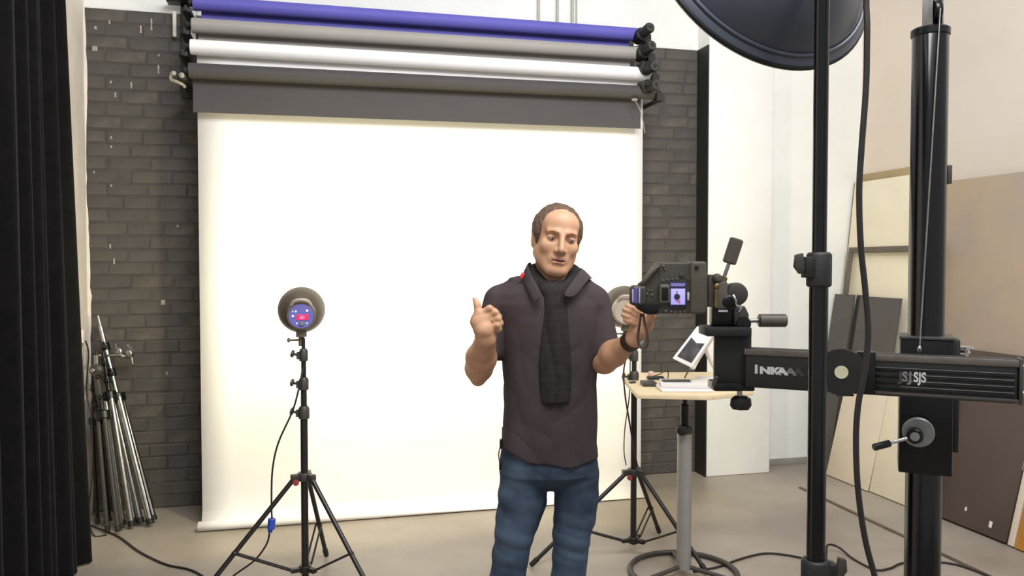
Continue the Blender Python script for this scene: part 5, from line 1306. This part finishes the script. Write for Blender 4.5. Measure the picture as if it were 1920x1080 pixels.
for i in range(17):
    f = i / 16.0; py = 545 + (742 - 545) * f
    wv = (0.026 + 0.012 * min(1, f * 1.6)) * (1.0 if f < 0.85 else 1 - (f - 0.85) * 0.9)
    cx_ = Q(1038 + 2 * f, py).x; yy = DM + 0.02 - np.interp(Q(1038, py).z, [q[0] for q in secs], [q[4] for q in secs]) - 0.006
    zz_ = Q(1038, py).z
    row_ = [Vector((cx_ + wv * t_, yy + 0.010 * t_ * t_, zz_)) for t_ in (-1, -0.75, -0.5, -0.25, 0, 0.25, 0.5, 0.75, 1)]
    if prev:
        for t_ in range(9): sc.cone(prev[t_], row_[t_], 0.013, 0.013, 0.002)
    prev = row_
def sf(X, Y, Z): return 0.009 * (ridge(X * 26 + 3 + 2 * noise(X * 3, Y, Z * 5), Y * 3, Z * 2.5) - 0.5) + 0.003 * (noise(X * 20, Y * 20, Z * 12) - 0.5)
sc.displace(sf)
sc.build('scarf', M_SCARF, man)

# jeans
J = Field((Q(895, 900).x - 0.06, DM - 0.24, 0.02), (Q(1130, 900).x + 0.05, DM + 0.26, 1.02), 0.0042)
ja = []
for (py, x0, x1, ry) in [(922, 1005, 1060, 0.040), (912, 985, 1080, 0.065), (902, 962, 1100, 0.090), (888, 940, 1121, 0.112), (870, 938, 1124, 0.116), (830, 942, 1120, 0.112), (800, 944, 1118, 0.108)]:
    a_, b_ = Q(x0, py), Q(x1, py); ja.append((a_.z, (a_.x + b_.x) / 2, DM + 0.025, (b_.x - a_.x) / 2, ry))
J.trunk(ja, 0.025, 2.4)
def leg(pts):
    for (x0, y0, r0_, d0), (x1, y1, r1_, d1) in zip(pts[:-1], pts[1:]): J.cone(Q(x0, y0, d0), Q(x1, y1, d1), r0_, r1_, 0.012)
leg([(984, 895, 0.085, 0.02), (981, 935, 0.083, 0.015), (972, 970, 0.074, 0.01), (965, 1002, 0.066, 0.0), (958, 1040, 0.061, 0.0), (951, 1090, 0.058, 0.0), (944, 1200, 0.054, 0.02), (940, 1352, 0.050, 0.03)])
leg([(1079, 895, 0.082, 0.02), (1080, 935, 0.077, 0.015), (1077, 970, 0.072, 0.01), (1072, 1002, 0.066, 0.0), (1069, 1040, 0.061, 0.0), (1065, 1090, 0.059, 0.0), (1062, 1200, 0.055, 0.02), (1060, 1352, 0.051, 0.03)])
zk = Q(960, 1012).z
def jf(X, Y, Z):
    g = np.exp(-((Z - zk) / 0.09) ** 2)
    a = 0.006 * g * (ridge(X * 5, Y * 5 + 2, (Z + 0.3 * X) * 24) - 0.5)
    b = 0.008 * (noise(X * 8 + 5, Y * 8, Z * 5) - 0.5) + 0.004 * (ridge(X * 9 + 2, Y * 7, Z * 9 + X * 8) - 0.5)
    xc = np.abs(X - Q(1032, 900).x)
    c_ = 0.010 * np.exp(-((Z - 0.80) / 0.07) ** 2) * (ridge(xc * 5, Y * 4, (Z - 0.6 * xc) * 20 + 5) - 0.5)
    return a + b + c_
J.displace(jf)
J.F = np.maximum(J.F, (0.045 - J.sub(J.lo, J.lo + J.h * (J.n - 1))[3]).astype(np.float32) * np.ones_like(J.F))
J.build('jeans', M_JEANS, man)
# shoes
for (px) in (938, 1062):
    sh_ = Field((Q(px, 1300).x - 0.1, DM - 0.28, -0.02), (Q(px, 1300).x + 0.1, DM + 0.16, 0.16), 0.006)
    x0 = Q(px, 1352, 0.03).x
    sh_.cone((x0, DM + 0.07, 0.045), (x0, DM - 0.13, 0.035), 0.042, 0.040, 0.02); sh_.cone((x0, DM + 0.04, 0.05), (x0, DM + 0.03, 0.11), 0.042, 0.040, 0.02); sh_.ell((x0, DM - 0.12, 0.03), (0.048, 0.075, 0.034), None, 0.02)
    sl, X, Y, Z = sh_.sub(sh_.lo, sh_.lo + sh_.h * (sh_.n - 1)); sh_.F = np.maximum(sh_.F, (0.002 - Z).astype(np.float32) * np.ones_like(sh_.F))
    sh_.build('shoe', M_SHOE, man)
# ring, wrist band, watch, key cord on the hip
m = MB(); m.ring(Q(924.5, 600.5, dh_ - 0.009), Vector(Q(933, 597, dh_ - 0.012) - Q(920, 602, dh_ - 0.004)), 0.0112, 0.0024, 24, 8); m.build('ring', M_GOLD, man)
kx = (wrL - elL).normalized()
m = MB(); c_ = Q(1183, 640, -0.165); m.lathe(c_ - kx * 0.013, kx, [(0, 0.0295), (0, 0.0325), (0.024, 0.0318), (0.024, 0.0288)], 28, False, False); wb = m.build('wrist_band', M_BAND, man)
m = MB(); c_ = Q(1203, 642, -0.20); m.box(c_, (0.010, 0.016, 0.022), Matrix.Rotation(0.6, 3, 'Y')); m.build('clasp', M_CHROME, wb, bevel=0.002)
m = MB(); m.box(Q(939, 832, -0.01), (0.008, 0.03, 0.030)); m.box(Q(938, 872, 0.0), (0.008, 0.03, 0.028)); m.tube([Q(938, 838, -0.02), Q(935, 852, -0.02), Q(937, 868, -0.01)], 0.002); tag(m.build('belt_pouch', M_BLK, man, bevel=0.002), 'black clip on the hip', kind='stuff')
